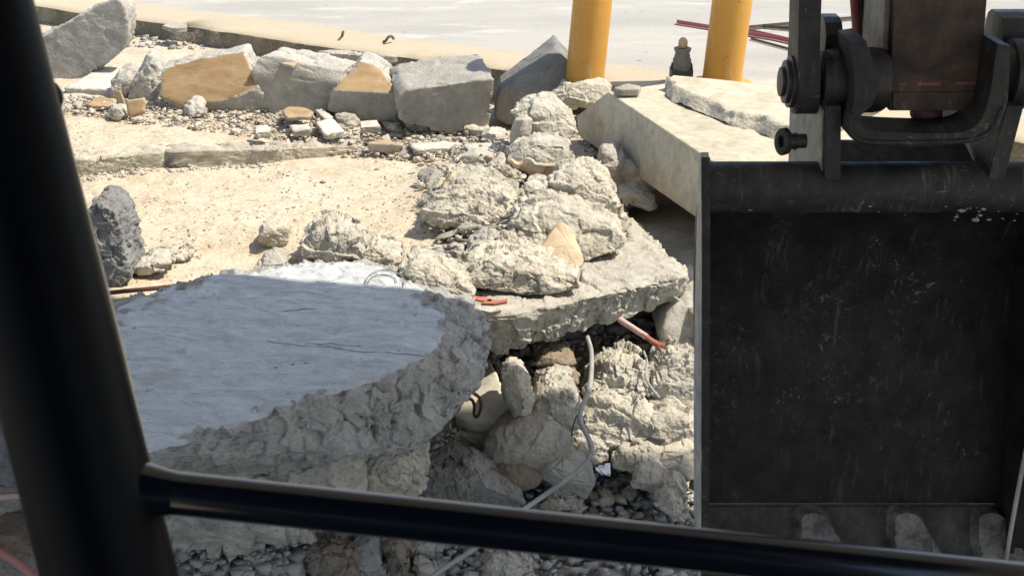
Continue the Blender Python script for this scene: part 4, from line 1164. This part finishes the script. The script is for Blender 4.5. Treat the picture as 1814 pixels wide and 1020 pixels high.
stones([(120, 190), (470, 200), (900, 232), (900, 250), (640, 246), (300, 222), (120, 214)], 80, .012, .045, .06, 'pebble_pale', 'small pale stone in the band of rubble before the block row', 'small stones before the block row', 1, .03)
stones([(740, 268), (910, 280), (940, 330), (790, 340), (740, 380), (760, 300)], 40, .012, .04, .02, 'pebble_pale', 'small pale stone scattered at the upper left of the mound', 'small stones by the mound', 2)
stones([(150, 330), (740, 280), (740, 430), (520, 400), (420, 470), (240, 440)], 46, .008, .022, 0, 'pebble_pale', 'tiny pale stone lying loose on the open sand', 'tiny stones on the sand', 3)
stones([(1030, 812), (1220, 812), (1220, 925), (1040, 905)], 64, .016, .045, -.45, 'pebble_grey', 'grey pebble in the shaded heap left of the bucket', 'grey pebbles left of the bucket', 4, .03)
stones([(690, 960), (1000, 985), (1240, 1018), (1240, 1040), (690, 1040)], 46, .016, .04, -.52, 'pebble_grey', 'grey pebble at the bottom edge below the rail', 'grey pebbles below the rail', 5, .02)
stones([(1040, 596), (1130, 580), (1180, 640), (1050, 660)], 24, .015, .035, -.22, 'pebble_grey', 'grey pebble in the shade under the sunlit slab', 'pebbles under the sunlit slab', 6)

def fragment_mesh(i, mat, flat=False):
    r = np.random.default_rng(300 + i)
    p = r.normal(size=(12, 3)); p /= np.linalg.norm(p, axis=1)[:, None]
    p *= np.array([.5, r.uniform(.3, .5), r.uniform(.06, .10) if flat else r.uniform(.13, .3)])
    me, b = chunk_mesh('fragment', p, mat, sub=5, amp=.02 if flat else .05, scale=4.5, seed=300 + i, sharp=80 if flat else 46, smooth_amp=.01, rough=lambda n: 1.0 if n[0] + n[1] < .4 else .4)
    return me
FR = {k: [fragment_mesh(i + 20 * j, M[k]) for i in range(8)] for j, k in enumerate(('pale_rubble', 'grey_concrete'))}
FR['shard'] = [fragment_mesh(60 + i, M['pale_rubble'], True) for i in range(8)]
def fragments(poly, n, smin, smax, z, kind, label, group, seed, lift):
    rr = random.Random(seed)
    for x, y in px_poly_sampler(poly, n, z, rr):
        sz = smin * (smax / smin) ** (rr.random() ** 1.3)
        o = link('rock_fragment', rr.choice(FR[kind]), (x, y, gz(x, y) - sz * .05 + rr.random() * lift), None, (rr.uniform(-.45, .45), rr.uniform(-.45, .45), rr.uniform(0, 6.28)))
        o.scale = (sz, sz, sz)
        tag(o, label, 'rubble', group)
fragments([(760, 300), (900, 262), (1040, 290), (1110, 420), (1060, 480), (840, 500), (800, 440), (760, 380)], 46, .07, .19, .06, 'pale_rubble', 'pale angular fragment wedged among the larger lumps of the sunlit mound', 'fragments in the mound', 21, .03)
fragments([(760, 290), (900, 262), (1050, 300), (1120, 420), (1060, 480), (860, 500), (800, 440), (760, 380)], 34, .09, .20, .08, 'shard', 'flat pale shard lying tilted on the sunlit mound', 'flat shards on the mound', 27, .05)
fragments([(560, 205), (900, 235), (930, 275), (720, 268), (560, 240)], 20, .06, .16, .05, 'shard', 'flat pale shard in front of the longest block', 'flat shards before the longest block', 28, .015)
fragments([(780, 760), (1040, 790), (1060, 890), (940, 895), (800, 850)], 26, .04, .10, -.42, 'grey_concrete', 'grey angular fragment between the shaded rocks in the pit', 'fragments between the shaded rocks', 29, .06)
fragments([(640, 205), (900, 235), (920, 262), (720, 262), (640, 245)], 14, .05, .13, .05, 'pale_rubble', 'pale angular fragment lying at the foot of the longest block', 'fragments before the block row', 22, .02)
fragments([(330, 195), (640, 205), (640, 240), (330, 218)], 16, .04, .10, .06, 'pale_rubble', 'pale angular shard among chips below the tan faced blocks', 'shards before the tan faced blocks', 25, .02)
fragments([(1040, 800), (1225, 800), (1225, 925), (1040, 905)], 40, .035, .12, -.45, 'grey_concrete', 'grey angular fragment among the shaded pebbles left of the bucket', 'fragments left of the bucket', 23, .03)
fragments([(560, 965), (1000, 985), (1240, 1018), (1240, 1040), (560, 1040)], 30, .04, .12, -.52, 'grey_concrete', 'grey angular fragment below the rail at the bottom edge', 'fragments below the rail', 24, .02)
fragments([(1000, 640), (1200, 640), (1220, 790), (1060, 800)], 26, .04, .13, -.28, 'pale_rubble', 'sunlit pale fragment between cable and bucket in the pit', 'sunlit fragments in the pit', 26, .1)

def gravel(name, poly, n, smin, smax, z, mat, seed, sub=1, lift=0.0):
    r = np.random.default_rng(seed)
    rr = random.Random(seed)
    xy = np.array(px_poly_sampler(poly, n, z, rr))
    keep = fbm(np.column_stack([xy * 4.5, np.zeros(len(xy))]), 3, seed + 60) > -.12
    if name == 'sand_grit':
        xy = xy[keep]; n = len(xy)
    h, _ = ground_parts(xy[:, 0], xy[:, 1])
    Vv = np.array([(a, b, c) for a in (-.62, .62) for b in (-.62, .62) for c in (-.62, .62)])
    Ff = np.array([(0, 1, 3), (0, 3, 2), (4, 6, 7), (4, 7, 5), (0, 4, 5), (0, 5, 1), (2, 3, 7), (2, 7, 6), (0, 2, 6), (0, 6, 4), (1, 5, 7), (1, 7, 3)])
    Vv = Vv[None] + r.uniform(-.28, .28, size=(n, 8, 3))
    Vv = Vv * (1 + r.uniform(-.30, .25, size=(n, 8, 1)))
    sz = smin * (smax / smin) ** (r.random(n) ** 2.2)
    sc = np.stack([sz, sz * r.uniform(.45, 1.0, n), sz * r.uniform(.3, .75, n)], 1)
    nv = 8
    X = Vv * sc[:, None, :]
    a = r.uniform(0, 6.28, n)
    ca_, sa_ = np.cos(a)[:, None], np.sin(a)[:, None]
    X = np.stack([X[..., 0] * ca_ - X[..., 1] * sa_, X[..., 0] * sa_ + X[..., 1] * ca_, X[..., 2]], -1)
    X += np.column_stack([xy, h + sz * .25 + r.random(n) * lift])[:, None, :]
    FF = (Ff[None] + (np.arange(n) * nv)[:, None, None]).reshape(-1, 3)
    tone = np.repeat(r.random(n), nv)
    tag(link(name, mesh_np(name, X.reshape(-1, 3), FF, M[mat], False, {'tone': tone})), kind='stuff')
gravel('sand_grit', [(100, 215), (640, 250), (760, 280), (850, 400), (840, 500), (500, 480), (180, 580), (100, 300)], 5000, .0015, .009, 0, 'pebble_sand', 11)
gravel('chip_gravel', [(100, 184), (480, 200), (900, 226), (940, 280), (640, 262), (300, 232), (100, 215)], 3000, .004, .022, .05, 'pebble_pale', 12, 1, .02)
gravel('mound_gravel', [(740, 270), (910, 270), (1060, 320), (1120, 420), (1150, 470), (1050, 530), (850, 560), (800, 480), (740, 380)], 2200, .004, .024, .03, 'pebble_pale', 13, 1, .06)
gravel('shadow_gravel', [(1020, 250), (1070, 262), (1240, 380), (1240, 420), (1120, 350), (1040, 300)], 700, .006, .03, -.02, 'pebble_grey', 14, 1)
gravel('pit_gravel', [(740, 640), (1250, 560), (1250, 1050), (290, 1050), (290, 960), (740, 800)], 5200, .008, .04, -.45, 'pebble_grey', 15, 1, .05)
gravel('ledge_gravel', [(130, 312), (310, 294), (480, 282), (480, 292), (310, 306), (140, 326)], 260, .006, .018, 0, 'pebble_pale', 16, 1)
gravel('trench_gravel', [(100, 40), (900, 120), (900, 160), (440, 110), (100, 110)], 1200, .008, .04, .0, 'pebble_grey', 17, 1)

# ------------------------------------------------------------------ the excavator: cab frame, arm, links, bucket
exc = empty('excavator', (0, -0.4, -0.5), 'black excavator seen from its cab, frame bars in front and dusty toothed bucket at right', 'excavator')
cab = bpy.data.objects.new('cab_frame', None); COL.objects.link(cab); cab.parent = exc; cab.location = (0, 0.6, 0.5)
def cw(px, py, d):                           # point at depth d along the view
    r = ray(px, py)
    return Vector(np.array([0, 0, CAM_H]) + r * d)
YC = 0.55
def post_r(px0, px1, d): return (px1 - px0) / 2 / FPX * d * 0.985
pt, pbm = cw(-62, 0, YC), cw(196, 1020, YC)
pdir = (pbm - pt).normalized()
bm = bmesh.new()
add_tube(bm, [pt - pdir * .6, pt, pt.lerp(pbm, .5), pbm, pbm + pdir * .7], 113 / FPX * YC, 48)
bm_obj('post', bm, M['post_paint'], cab, smooth='auto')
br = 38.5 / FPX * YC
ba, bb = cw(170, 858, YC), cw(1814, 1034, YC)
bd2 = (bb - ba).normalized()
bm = bmesh.new()
add_tube(bm, [ba, ba.lerp(bb, .3), ba.lerp(bb, .7), bb, bb + bd2 * .25], br, 40)
bm_obj('rail', bm, M['cab_paint'], cab, smooth='auto')
bm = bmesh.new()
j0 = cw(262, 868, YC)
wob = random.Random(2)
path = [j0 + bd2 * t for t in (-.012, -.006, 0, .004, .008, .012)]
rads = [1.42, 1.36, 1.26, 1.16, 1.07, 1.0]
add_rev(bm, j0, bd2, [(t, br * q) for t, q in zip((-.014, -.007, -.001, .004, .008, .013), rads)], 36, False)
bm_obj('weld', bm, M['cab_paint'], cab, smooth='auto')
bm = bmesh.new()
kb = cw(98, 174, YC + .04)
add_rev(bm, kb - Vector((.008, 0, 0)), (1, 0.1, 0.05), [(0, .008), (.006, .008), (.009, .0065), (.011, .003)], 20)
bm_obj('bolt', bm, M['post_paint'], cab, smooth='auto')

M['edge_cream'] = plain('cream_edge_strip', (0.72, 0.66, 0.52), (0.62, 0.57, 0.45), 0.6, 0.3, 30)  # high-albedo cream for the thin strip beside the post
bm = bmesh.new()
add_tube(bm, [cw(98, 150, .60), cw(140, 320, .60), cw(173, 450, .60), cw(216, 620, .60), cw(266, 838, .60)], lambda t: (1.5 + 3.5 * min(1, t * 1.3)) / FPX * .6, 12)
bm_obj('edge_strip', bm, M['edge_cream'], cab, smooth='auto')
def cab_panel(name, a, b):
    bm = bmesh.new()
    add_prism(bm, [(a[0], a[1], a[2]), (b[0], a[1], a[2]), (b[0], b[1], a[2]), (a[0], b[1], a[2])], (0, 0, b[2] - a[2]))
    return bm_obj(name, bm, M['cab_paint'], cab, bevel=.01)
cab_panel('roof', (-.62, -.95, 2.28), (.62, .62, 2.34))
cab_panel('back_panel', (-.62, -1.0, .62), (.62, -.95, 2.34))
cab_panel('floor', (-.62, -.95, .55), (.62, .75, .62))
cab_panel('seat', (-.3, -.75, .62), (.3, -.2, 1.05))
cab_panel('seat_back', (-.28, -.88, 1.05), (.28, -.72, 1.7))

YB = 1.85                                    # the bucket's near plane
def w(px, py, dy=0.0): return Vector(W(px, py, YB + dy))
ref = w(1500, 345)
S1 = (ref.y * CP + (CAM_H - ref.z) * SP) / FPX          # metres for a pixel there
bucket = bpy.data.objects.new('bucket', None); COL.objects.link(bucket); bucket.parent = exc
bucket.location = Vector((w(1530, 345).x, YB, w(1530, 345).z)) - Vector(exc.location)
XL, XR = w(1256, 345).x, w(1800, 600).x + 0.030
zt = w(1500, 345).z
def zpx(py, dy): return w(1500, py, dy).z
# profile across the bucket: (y offset from the near plane, height)
wall = [(0.045, zt - 0.020), (0.085, zt - .045), (0.12, zt - .09), (0.145, zt - .16), (0.155, zt - .25), (0.15, zt - .33), (0.135, zt - .40), (0.112, zpx(890, .112))]
def shell(bm, prof, x0, x1, th, nx=24):
    pr = [Vector((0, a, b)) for a, b in prof]
    sp = smooth_path(pr, 5)
    n = len(sp)
    rows = []
    for i, p in enumerate(sp):
        t = (sp[min(i + 1, n - 1)] - sp[max(i - 1, 0)]).normalized()
        nn = Vector((0, -t.z, t.y))
        if nn.y < 0: nn = -nn
        rows.append((p, p + nn * th))
    A = [[bm.verts.new((x0 + (x1 - x0) * k / nx, YB + p.y, p.z)) for k in range(nx + 1)] for p, _ in rows]
    B = [[bm.verts.new((x0 + (x1 - x0) * k / nx, YB + q.y, q.z)) for k in range(nx + 1)] for _, q in rows]
    for G in (A, B):
        for i in range(n - 1):
            for k in range(nx):
                bm.faces.new((G[i][k], G[i][k + 1], G[i + 1][k + 1], G[i + 1][k]))
    for k in range(nx):
        bm.faces.new((A[0][k], A[0][k + 1], B[0][k + 1], B[0][k]))
        bm.faces.new((A[-1][k], A[-1][k + 1], B[-1][k + 1], B[-1][k]))
    for i in range(n - 1):
        for e in (0, nx):
            bm.faces.new((A[i][e], A[i + 1][e], B[i + 1][e], B[i][e]))
bm = bmesh.new()
shell(bm, wall, XL, XR, .012)
bm_obj('back_wall', bm, M['bucket_steel'], bucket, smooth='auto')
bm = bmesh.new()
tr = 46 * S1
add_rev(bm, (XL, YB + tr * .9, zt), (1, 0, 0), [(0, tr), (.1, tr), (.2, tr), (XR - XL, tr)], 40)
bm_obj('top_tube', bm, M['tube_steel'], bucket, smooth='auto')
# weld bead under the tube
bm = bmesh.new()
rr = random.Random(8)
bead = [Vector((XL + (XR - XL) * k / 60, YB + .042 + rr.uniform(-.002, .002), zt - tr * .93 + rr.uniform(-.0015, .0015))) for k in range(61)]
add_tube(bm, bead, lambda t: .007, 8)
bm_obj('weld_bead', bm, M['tube_steel'], bucket, smooth=True)
# lip with tooth adapters
lz0, lz1 = zpx(892, .11), zpx(1085, .03)
bm = bmesh.new()
lp = [Vector((XL, YB + .100, lz0)), Vector((XR, YB + .100, lz0)), Vector((XR, YB + .030, lz1)), Vector((XL, YB + .030, lz1))]
add_prism(bm, lp, (0, .022, -.004))
bm_obj('lip', bm, M['lip_steel'], bucket, bevel=.003)
def tooth(px, wpx, top):
    """adapter strap with rounded head on the lip, point below it"""
    nrm = (lp[1] - lp[0]).cross(lp[3] - lp[0]).normalized()
    if nrm.y > 0: nrm = -nrm
    dn = (lp[3] - lp[0]).normalized()
    ax = Vector((1, 0, 0))
    o = Vector((w(px, top, .10).x, lp[0].y, lz0)) - dn * .004
    hw = wpx / 2 * S1
    sh = .16                                   # straps lean to the right going down
    prof = [(-hw * .62, .012), (-hw * .45, .002), (0, -.003), (hw * .42, .002), (hw * .68, .014), (hw * .95, .05), (hw * 1.35, .10), (hw * 1.5, .145), (-hw * .8, .145), (-hw * .85, .06)]
    bm = bmesh.new()
    b0 = [o + ax * (a + b * sh) + dn * b + nrm * .001 for a, b in prof]
    c = sum(b0, Vector()) / len(b0)
    t0 = [c + (q - c) * .80 + nrm * .026 for q in b0]
    va = [bm.verts.new(q) for q in b0]; vb = [bm.verts.new(q) for q in t0]
    bm.faces.new(va); bm.faces.new(vb)
    for i in range(len(va)):
        j = (i + 1) % len(va)
        bm.faces.new((va[i], va[j], vb[j], vb[i]))
    add_prism(bm, [o + ax * (a * hw + .145 * sh) + dn * b + nrm * .004 for a, b in ((-.7, .14), (1.2, .14), (1.0, .23), (.1, .25), (-.5, .23))], nrm * .02 + dn * .002)
    bm_obj('tooth', bm, M['tooth_steel'], bucket, bevel=.004)
for px in (1392, 1556, 1704):
    tooth(px, 104, 886)
# side plates
def side(x0, x1, name, prof, mat):
    bm = bmesh.new()
    add_prism(bm, [(x0, YB + a, b) for a, b in prof], (x1 - x0, 0, 0))
    return bm_obj(name, bm, M[mat], bucket, bevel=.0025)
left_prof = [(-.002, w(1250, 278).z), (.006, w(1250, 272).z), (.022, w(1250, 274, .02).z), (.032, w(1250, 300, .03).z), (.05, zt - .05), (.075, zt - .16), (.095, zt - .27), (.11, zt - .38), (.12, lz0 - .01), (.06, lz1 + .01), (.03, lz1 + .012), (.02, lz0), (0.004, zt - .3), (-.004, zt - .1)]
lp_i = side(XL - .006, XL - .001, 'side_liner', [(.02, zt - .01), (.085, zt - .04), (.12, zt - .085), (.145, zt - .16), (.155, zt - .25), (.15, zt - .33), (.135, zt - .40), (.115, lz0), (.06, lz0 - .03), (.03, zt - .3)], 'bucket_steel')
lp_o = side(XL - .012, XL, 'side_plate', left_prof, 'edge_steel')  # outer face coloured pale to stand for bounced light
bm = bmesh.new()
ep = [(a, b) for a, b in left_prof[:3]] + [(a, b) for a, b in left_prof[::-1][:4][::-1]]
fe = [(left_prof[9][0], left_prof[9][1]), (left_prof[10][0], left_prof[10][1] - .03), (left_prof[10][0] - .006, left_prof[10][1]), (.004, zt - .3), (-.004, zt - .1), (-.002, left_prof[0][1])]
for (a0, b0), (a1, b1) in zip(fe, fe[1:]):
    add_prism(bm, [(XL - .0125, YB + a0 - .003, b0), (XL + .001, YB + a0 - .003, b0), (XL + .001, YB + a1 - .003, b1), (XL - .0125, YB + a1 - .003, b1)], (0, .004, 0))
bm_obj('dark_edge', bm, M['tube_steel'], bucket)  # dark strip laid over the plate's front edge
right_prof = [(0, w(1800, 275).z), (.05, w(1800, 300, .05).z), (.12, zt - .05), (.16, zt - .16), (.172, zt - .27), (.155, zt - .38), (.13, lz0 - .01), (.06, lz1 + .01), (.052, lz1 + .005), (.045, lz0 - .03), (.01, zt - .43), (-.04, zt - .36), (-.055, zt - .28), (-.04, zt - .15), (-.01, zt - .04)]
side(XR, XR + .013, 'side_plate', right_prof, 'bucket_steel')
side(XR + .0135, XR + .09, 'dark_panel', [(a + .004, b) for a, b in right_prof], 'bucket_steel')  # dark panel filling the space right of the side plate
bm = bmesh.new()
q = [Vector((XR - .001, YB + a - .004, b)) for a, b in ((.052, lz1 + .005), (.045, lz0 - .03), (.01, zt - .43), (-.04, zt - .36), (-.055, zt - .28), (-.04, zt - .15))]
add_tube(bm, smooth_path(q, 6), .004, 8)
bm_obj('edge_bead', bm, M['edge_steel'], bucket, smooth=True)
# ears: plates on the tube that carry the pins
def plate_yz(name, x0, x1, prof, mat, parent, bev=.003):
    bm = bmesh.new()
    add_prism(bm, [(x0, a, b) for a, b in prof], (x1 - x0, 0, 0))
    return bm_obj(name, bm, M[mat], parent, bevel=bev)
zt_ear = w(1480, 188, .02).z
for (pa, pb, leanx) in ((1466, 1494, 0.0), (1752, 1780, .03)):
    x0, x1 = w(pa, 300).x, w(pb, 300).x
    bm = bmesh.new()
    f = [Vector((x0, YB + .0, zt - .005)), Vector((x0, YB + .02, zt_ear)), Vector((x0, YB + .27, zt_ear + .03)), Vector((x0, YB + .27, zt - .05))]
    f = [v + Vector((leanx * (v.z - zt) / (zt_ear - zt), 0, 0)) for v in f]
    add_prism(bm, f, (x1 - x0, 0, 0))
    bm_obj('ear_plate', bm, M['tube_steel'], bucket, bevel=.003)
# thin pale sheet painting bounced light onto the left ear's outer face
x0 = w(1466, 300).x
bm = bmesh.new()
add_prism(bm, [(x0 - .0035, YB + a, b) for a, b in ((.012, zt - .0), (.024, zt_ear - .008), (.262, zt_ear + .02), (.262, zt - .04))], (.003, 0, 0))
bm_obj('lit_cheek_sheet', bm, M['plate_steel'], bucket)
# muddy cross plate between the ears
bm = bmesh.new()
xa, xb = w(1492, 300).x, w(1756, 300).x
za, zb_ = w(1600, 252, .12).z, w(1600, 305, .05).z
add_prism(bm, [(xa, YB + .12, za), (xb, YB + .12, za), (xb, YB + .04, zb_), (xa, YB + .04, zb_)], (0, .014, 0))
bm_obj('cross_plate', bm, M['cross_steel'], bucket, bevel=.002)
# dirt clods on the bucket top
bm = bmesh.new()
rr = random.Random(9)
for k in range(46):
    right = rr.random() < .5
    px = rr.uniform(1690, 1800) if right else rr.uniform(1280, 1790)
    py = rr.uniform(345, 392)
    c = w(px, py, .0) + Vector((0, rr.uniform(-.001, .004), 0))
    r_ = .0012 * 4 ** (rr.random() ** 2)
    m_ = bmesh.ops.create_icosphere(bm, subdivisions=1, radius=r_)
    for v in m_['verts']:
        v.co = Vector((v.co.x * rr.uniform(.7, 2.2), v.co.y * .7, v.co.z * rr.uniform(.4, 1))) + c
tag(bm_obj('dirt_clod', bm, M['pebble_grey'], bucket), kind='stuff')

# arm end between the ears
YA = .06
arm = bpy.data.objects.new('dipper_arm', None); COL.objects.link(arm); arm.parent = exc
arm.location = Vector((w(1655, 150).x, YB + YA, w(1655, 150).z)) - Vector(exc.location)
xa, xb = w(1578, 120, YA).x, w(1737, 120, YA).x
zb0 = w(1650, 196, YA).z
bm = bmesh.new()
add_prism(bm, [(xa, YB + YA, zb0), (xb, YB + YA, zb0), (xb, YB + YA, zb0 + 1.5), (xa, YB + YA, zb0 + 1.5)], (0, .15, 0))
bm_obj('box_section', bm, M['arm_paint'], arm, bevel=.008, seg=3)
bm = bmesh.new()
add_prism(bm, [(xa - .010, YB + YA + .02, zb0 + .02), (xa - .001, YB + YA + .02, zb0 + .02), (xa - .001, YB + YA + .02, zb0 + 1.5), (xa - .010, YB + YA + .02, zb0 + 1.5)], (0, .12, 0))
bm_obj('side_face', bm, M['plate_steel'], arm, bevel=.002)  # paler sheet forming the arm's left side face
zl = w(1650, 152, YA).z
bm = bmesh.new()
rr = random.Random(4)
sx = xa + .012
while sx < xb - .02:
    ln = rr.uniform(.008, .03)
    if rr.random() < .8:
        zz = zl + .003 + rr.uniform(-.0012, .0012)
        add_tube(bm, [(sx, YB + YA, zz), (sx + ln * .5, YB + YA, zz + rr.uniform(-.001, .001)), (sx + ln, YB + YA, zz)], rr.uniform(.0018, .0034), 6)
    sx += ln * .97
bm_obj('weld_seam', bm, M['red_oxide'], arm)
bm = bmesh.new()
add_prism(bm, [(xa + .004, YB + YA - .004, zb0 + .001), (xb - .006, YB + YA - .004, zb0 + .001), (xb - .006, YB + YA - .004, zl - .01), (xa + .004, YB + YA - .004, zl - .01)], (0, .003, 0))
bm_obj('wear_plate', bm, M['arm_paint'], arm, bevel=.001)
bm = bmesh.new()
add_rev(bm, w(1632, 203, YA + .05), (0, 0, 1), [(-.012, .012), (-.010, .022), (.0, .026), (.012, .026)], 20)
bm_obj('grease_cap', bm, M['red_oxide'], arm, smooth='auto')
# red rod and black bracket behind, left of the arm
bm = bmesh.new()
add_tube(bm, [w(1522, 72, .22), w(1522, -60, .22), w(1522, -900, .22)], .011, 16)
bm_obj('rod', bm, M['red_oxide'], arm, smooth='auto')
bm = bmesh.new()
add_prism(bm, [w(1534, -500, .2), w(1566, -500, .2), w(1566, 42, .2), w(1556, 42, .2), w(1546, 50, .2), w(1541, 64, .2), w(1540, 90, .2), w(1530, 90, .2)], (0, .02, 0))
bm_obj('rod_bracket', bm, M['pin_steel'], arm)

# pins, bosses and links
lk = bpy.data.objects.new('bucket_link', None); COL.objects.link(lk); lk.parent = exc
lk.location = Vector((w(1655, 240).x, YB + .05, w(1655, 240).z)) - Vector(exc.location)
def boss(name, pa, pb, py, rpx, dy, mat, parent, steps=None):
    a, b = w(pa, py, dy), w(pb, py, dy)
    L = b.x - a.x
    r = rpx * S1
    bm = bmesh.new()
    add_rev(bm, a, (1, 0, 0), [(0, r * .93), (L * .06, r)] + ([(L * t, r * q) for t, q in steps] if steps else []) + [(L * .94, r), (L, r * .93)], 40)
    return bm_obj(name, bm, M[mat], parent, smooth='auto')
boss('boss', 1462, 1566, 142, 56, .08, 'pin_steel', lk, [(.3, 1), (.34, .97), (.5, .97), (.54, 1.03), (.8, 1.03)])
boss('boss', 1778, 1850, 130, 62, .08, 'pin_steel', lk)
boss('collar', 1738, 1760, 140, 52, .08, 'pin_steel', lk)
for (pa, pb, r_) in ((1381, 1390, 26), (1388, 1398, 38), (1396, 1406, 46), (1404, 1414, 51), (1450, 1464, 54)):
    boss('pin_washer', pa, pb, 145, r_, .08, 'pin_steel', lk)
# left side link: a flat bar with a round eye
def side_link(pa, pb, mat, name, z_top_px=-900):
    x0, x1 = w(pa, 100, .05).x, w(pb, 100, .05).x
    c = w(1430, 150, .08)
    R = 52 * S1
    prof = []
    for k in range(17):
        a = math.pi + math.pi * k / 16
        prof.append((c.y + R * math.cos(a), c.z + R * math.sin(a)))
    prof += [(c.y + R * .75, c.z + R * 1.4), (c.y + R * .75, c.z + 1.3), (c.y - R * .75, c.z + 1.3), (c.y - R * .75, c.z + R * 1.4)]
    return plate_yz(name, x0, x1, prof, mat, lk)
side_link(1413, 1452, 'tube_steel', 'side_link')
# raised rounded lugs behind the boss
for (pa, pb, pt_) in ((1464, 1494, 38), (1776, 1850, 30)):
    x0, x1 = w(pa, 60, .1).x, w(pb, 60, .1).x
    zl0, zl1 = w(1480, 120, .1).z, w(1480, pt_, .1).z
    h_ = zl1 - zl0
    prof = [(YB + .1, zl0), (YB + .1, zl0 + h_ * .7), (YB + .115, zl0 + h_ * .93), (YB + .135, zl1), (YB + .16, zl1), (YB + .175, zl0 + h_ * .9), (YB + .18, zl0)]
    plate_yz('lug', x0, x1, prof, 'pin_steel', lk, .006)
# U shaped yoke under the arm
def yoke():
    outer = [(1508, 76), (1510, 110), (1514, 150), (1512, 185), (1502, 210), (1500, 232), (1512, 248), (1545, 256), (1620, 259), (1690, 256), (1735, 250), (1765, 230), (1783, 190), (1788, 130), (1790, 82)]
    inner = [(1534, 72), (1545, 105), (1557, 145), (1545, 185), (1526, 204), (1521, 218), (1528, 228), (1560, 233), (1620, 236), (1690, 236), (1728, 224), (1746, 195), (1757, 150), (1762, 110), (1768, 78)]
    A = smooth_path([w(a, b, -.005) for a, b in outer], 4)
    B = smooth_path([w(a, b, -.005) for a, b in inner], 4)
    bm = bmesh.new()
    dv = Vector((0, .085, 0))
    rows = [[bm.verts.new(q) for q in (p, r_, r_ + dv, p + dv)] for p, r_ in zip(A, B)]
    for a, b in zip(rows, rows[1:]):
        for k in range(4):
            bm.faces.new((a[k], a[(k + 1) % 4], b[(k + 1) % 4], b[k]))
    bm.faces.new(rows[0]); bm.faces.new(rows[-1][::-1])
    bm_obj('yoke', bm, M['tube_steel'], lk, smooth='auto', bevel=.003)
yoke()
bm = bmesh.new()
add_tube(bm, smooth_path([w(1508, 200, -.006), w(1504, 226, -.006), w(1518, 246, -.006), w(1560, 253, -.006), (w(1690, 251, -.006)), w(1735, 244, -.006), w(1760, 226, -.006), w(1776, 190, -.006)], 6), .004, 8)
bm_obj('yoke_rib', bm, M['tube_steel'], lk, smooth=True)
# grease fitting with an eye at the left
bm = bmesh.new()
c = w(1388, 251, .05)
add_rev(bm, c, (1, 0.1, 0), [(0, 12 * S1), (8 * S1, 12 * S1), (9 * S1, 16 * S1), (12 * S1, 16 * S1), (13 * S1, 14 * S1), (18 * S1, 14 * S1), (19 * S1, 16 * S1), (22 * S1, 16 * S1), (23 * S1, 13 * S1), (40 * S1, 13 * S1)], 24)
bm_obj('pin_bolt', bm, M['pin_steel'], lk, smooth='auto')
bm = bmesh.new()
axe = Vector((.82, .57, 0)).normalized()
seg = 28
uu = Vector((0, 0, 1)); vv = axe.cross(uu)
rings = []
for (t, r_) in ((-4, 25), (4, 25), (6, 22), (6, 13), (4, 10), (-4, 10), (-6, 13), (-6, 22)):
    rings.append([bm.verts.new(c + axe * t * S1 * 1.2 + (uu * math.cos(6.28318 * k / seg) + vv * math.sin(6.28318 * k / seg) * .72) * r_ * S1) for k in range(seg)])
for i in range(len(rings)):
    A, B = rings[i], rings[(i + 1) % len(rings)]
    for k in range(seg):
        bm.faces.new((A[k], A[(k + 1) % seg], B[(k + 1) % seg], B[k]))
bm_obj('pin_eye', bm, M['pin_steel'], lk, smooth='auto')

# the machine stands a little out of plumb: bucket and arm lean over sideways
def lean_over(o, z0, k):
    for c in o.children:
        off = Vector(c.parent.location) + Vector(exc.location)
        for v in c.data.vertices:
            v.co.x -= k * (v.co.z + off.z - z0)
        for g in c.children:
            lean_over(c, z0, k)
lean_over(bucket, zt, .066)
lean_over(arm, w(1650, 120).z, .075)
for c in lk.children:
    if c.name.startswith('side_link'):
        for v in c.data.vertices:
            v.co.x -= .07 * (v.co.z + lk.location.z + exc.location.z - w(1430, 130).z)
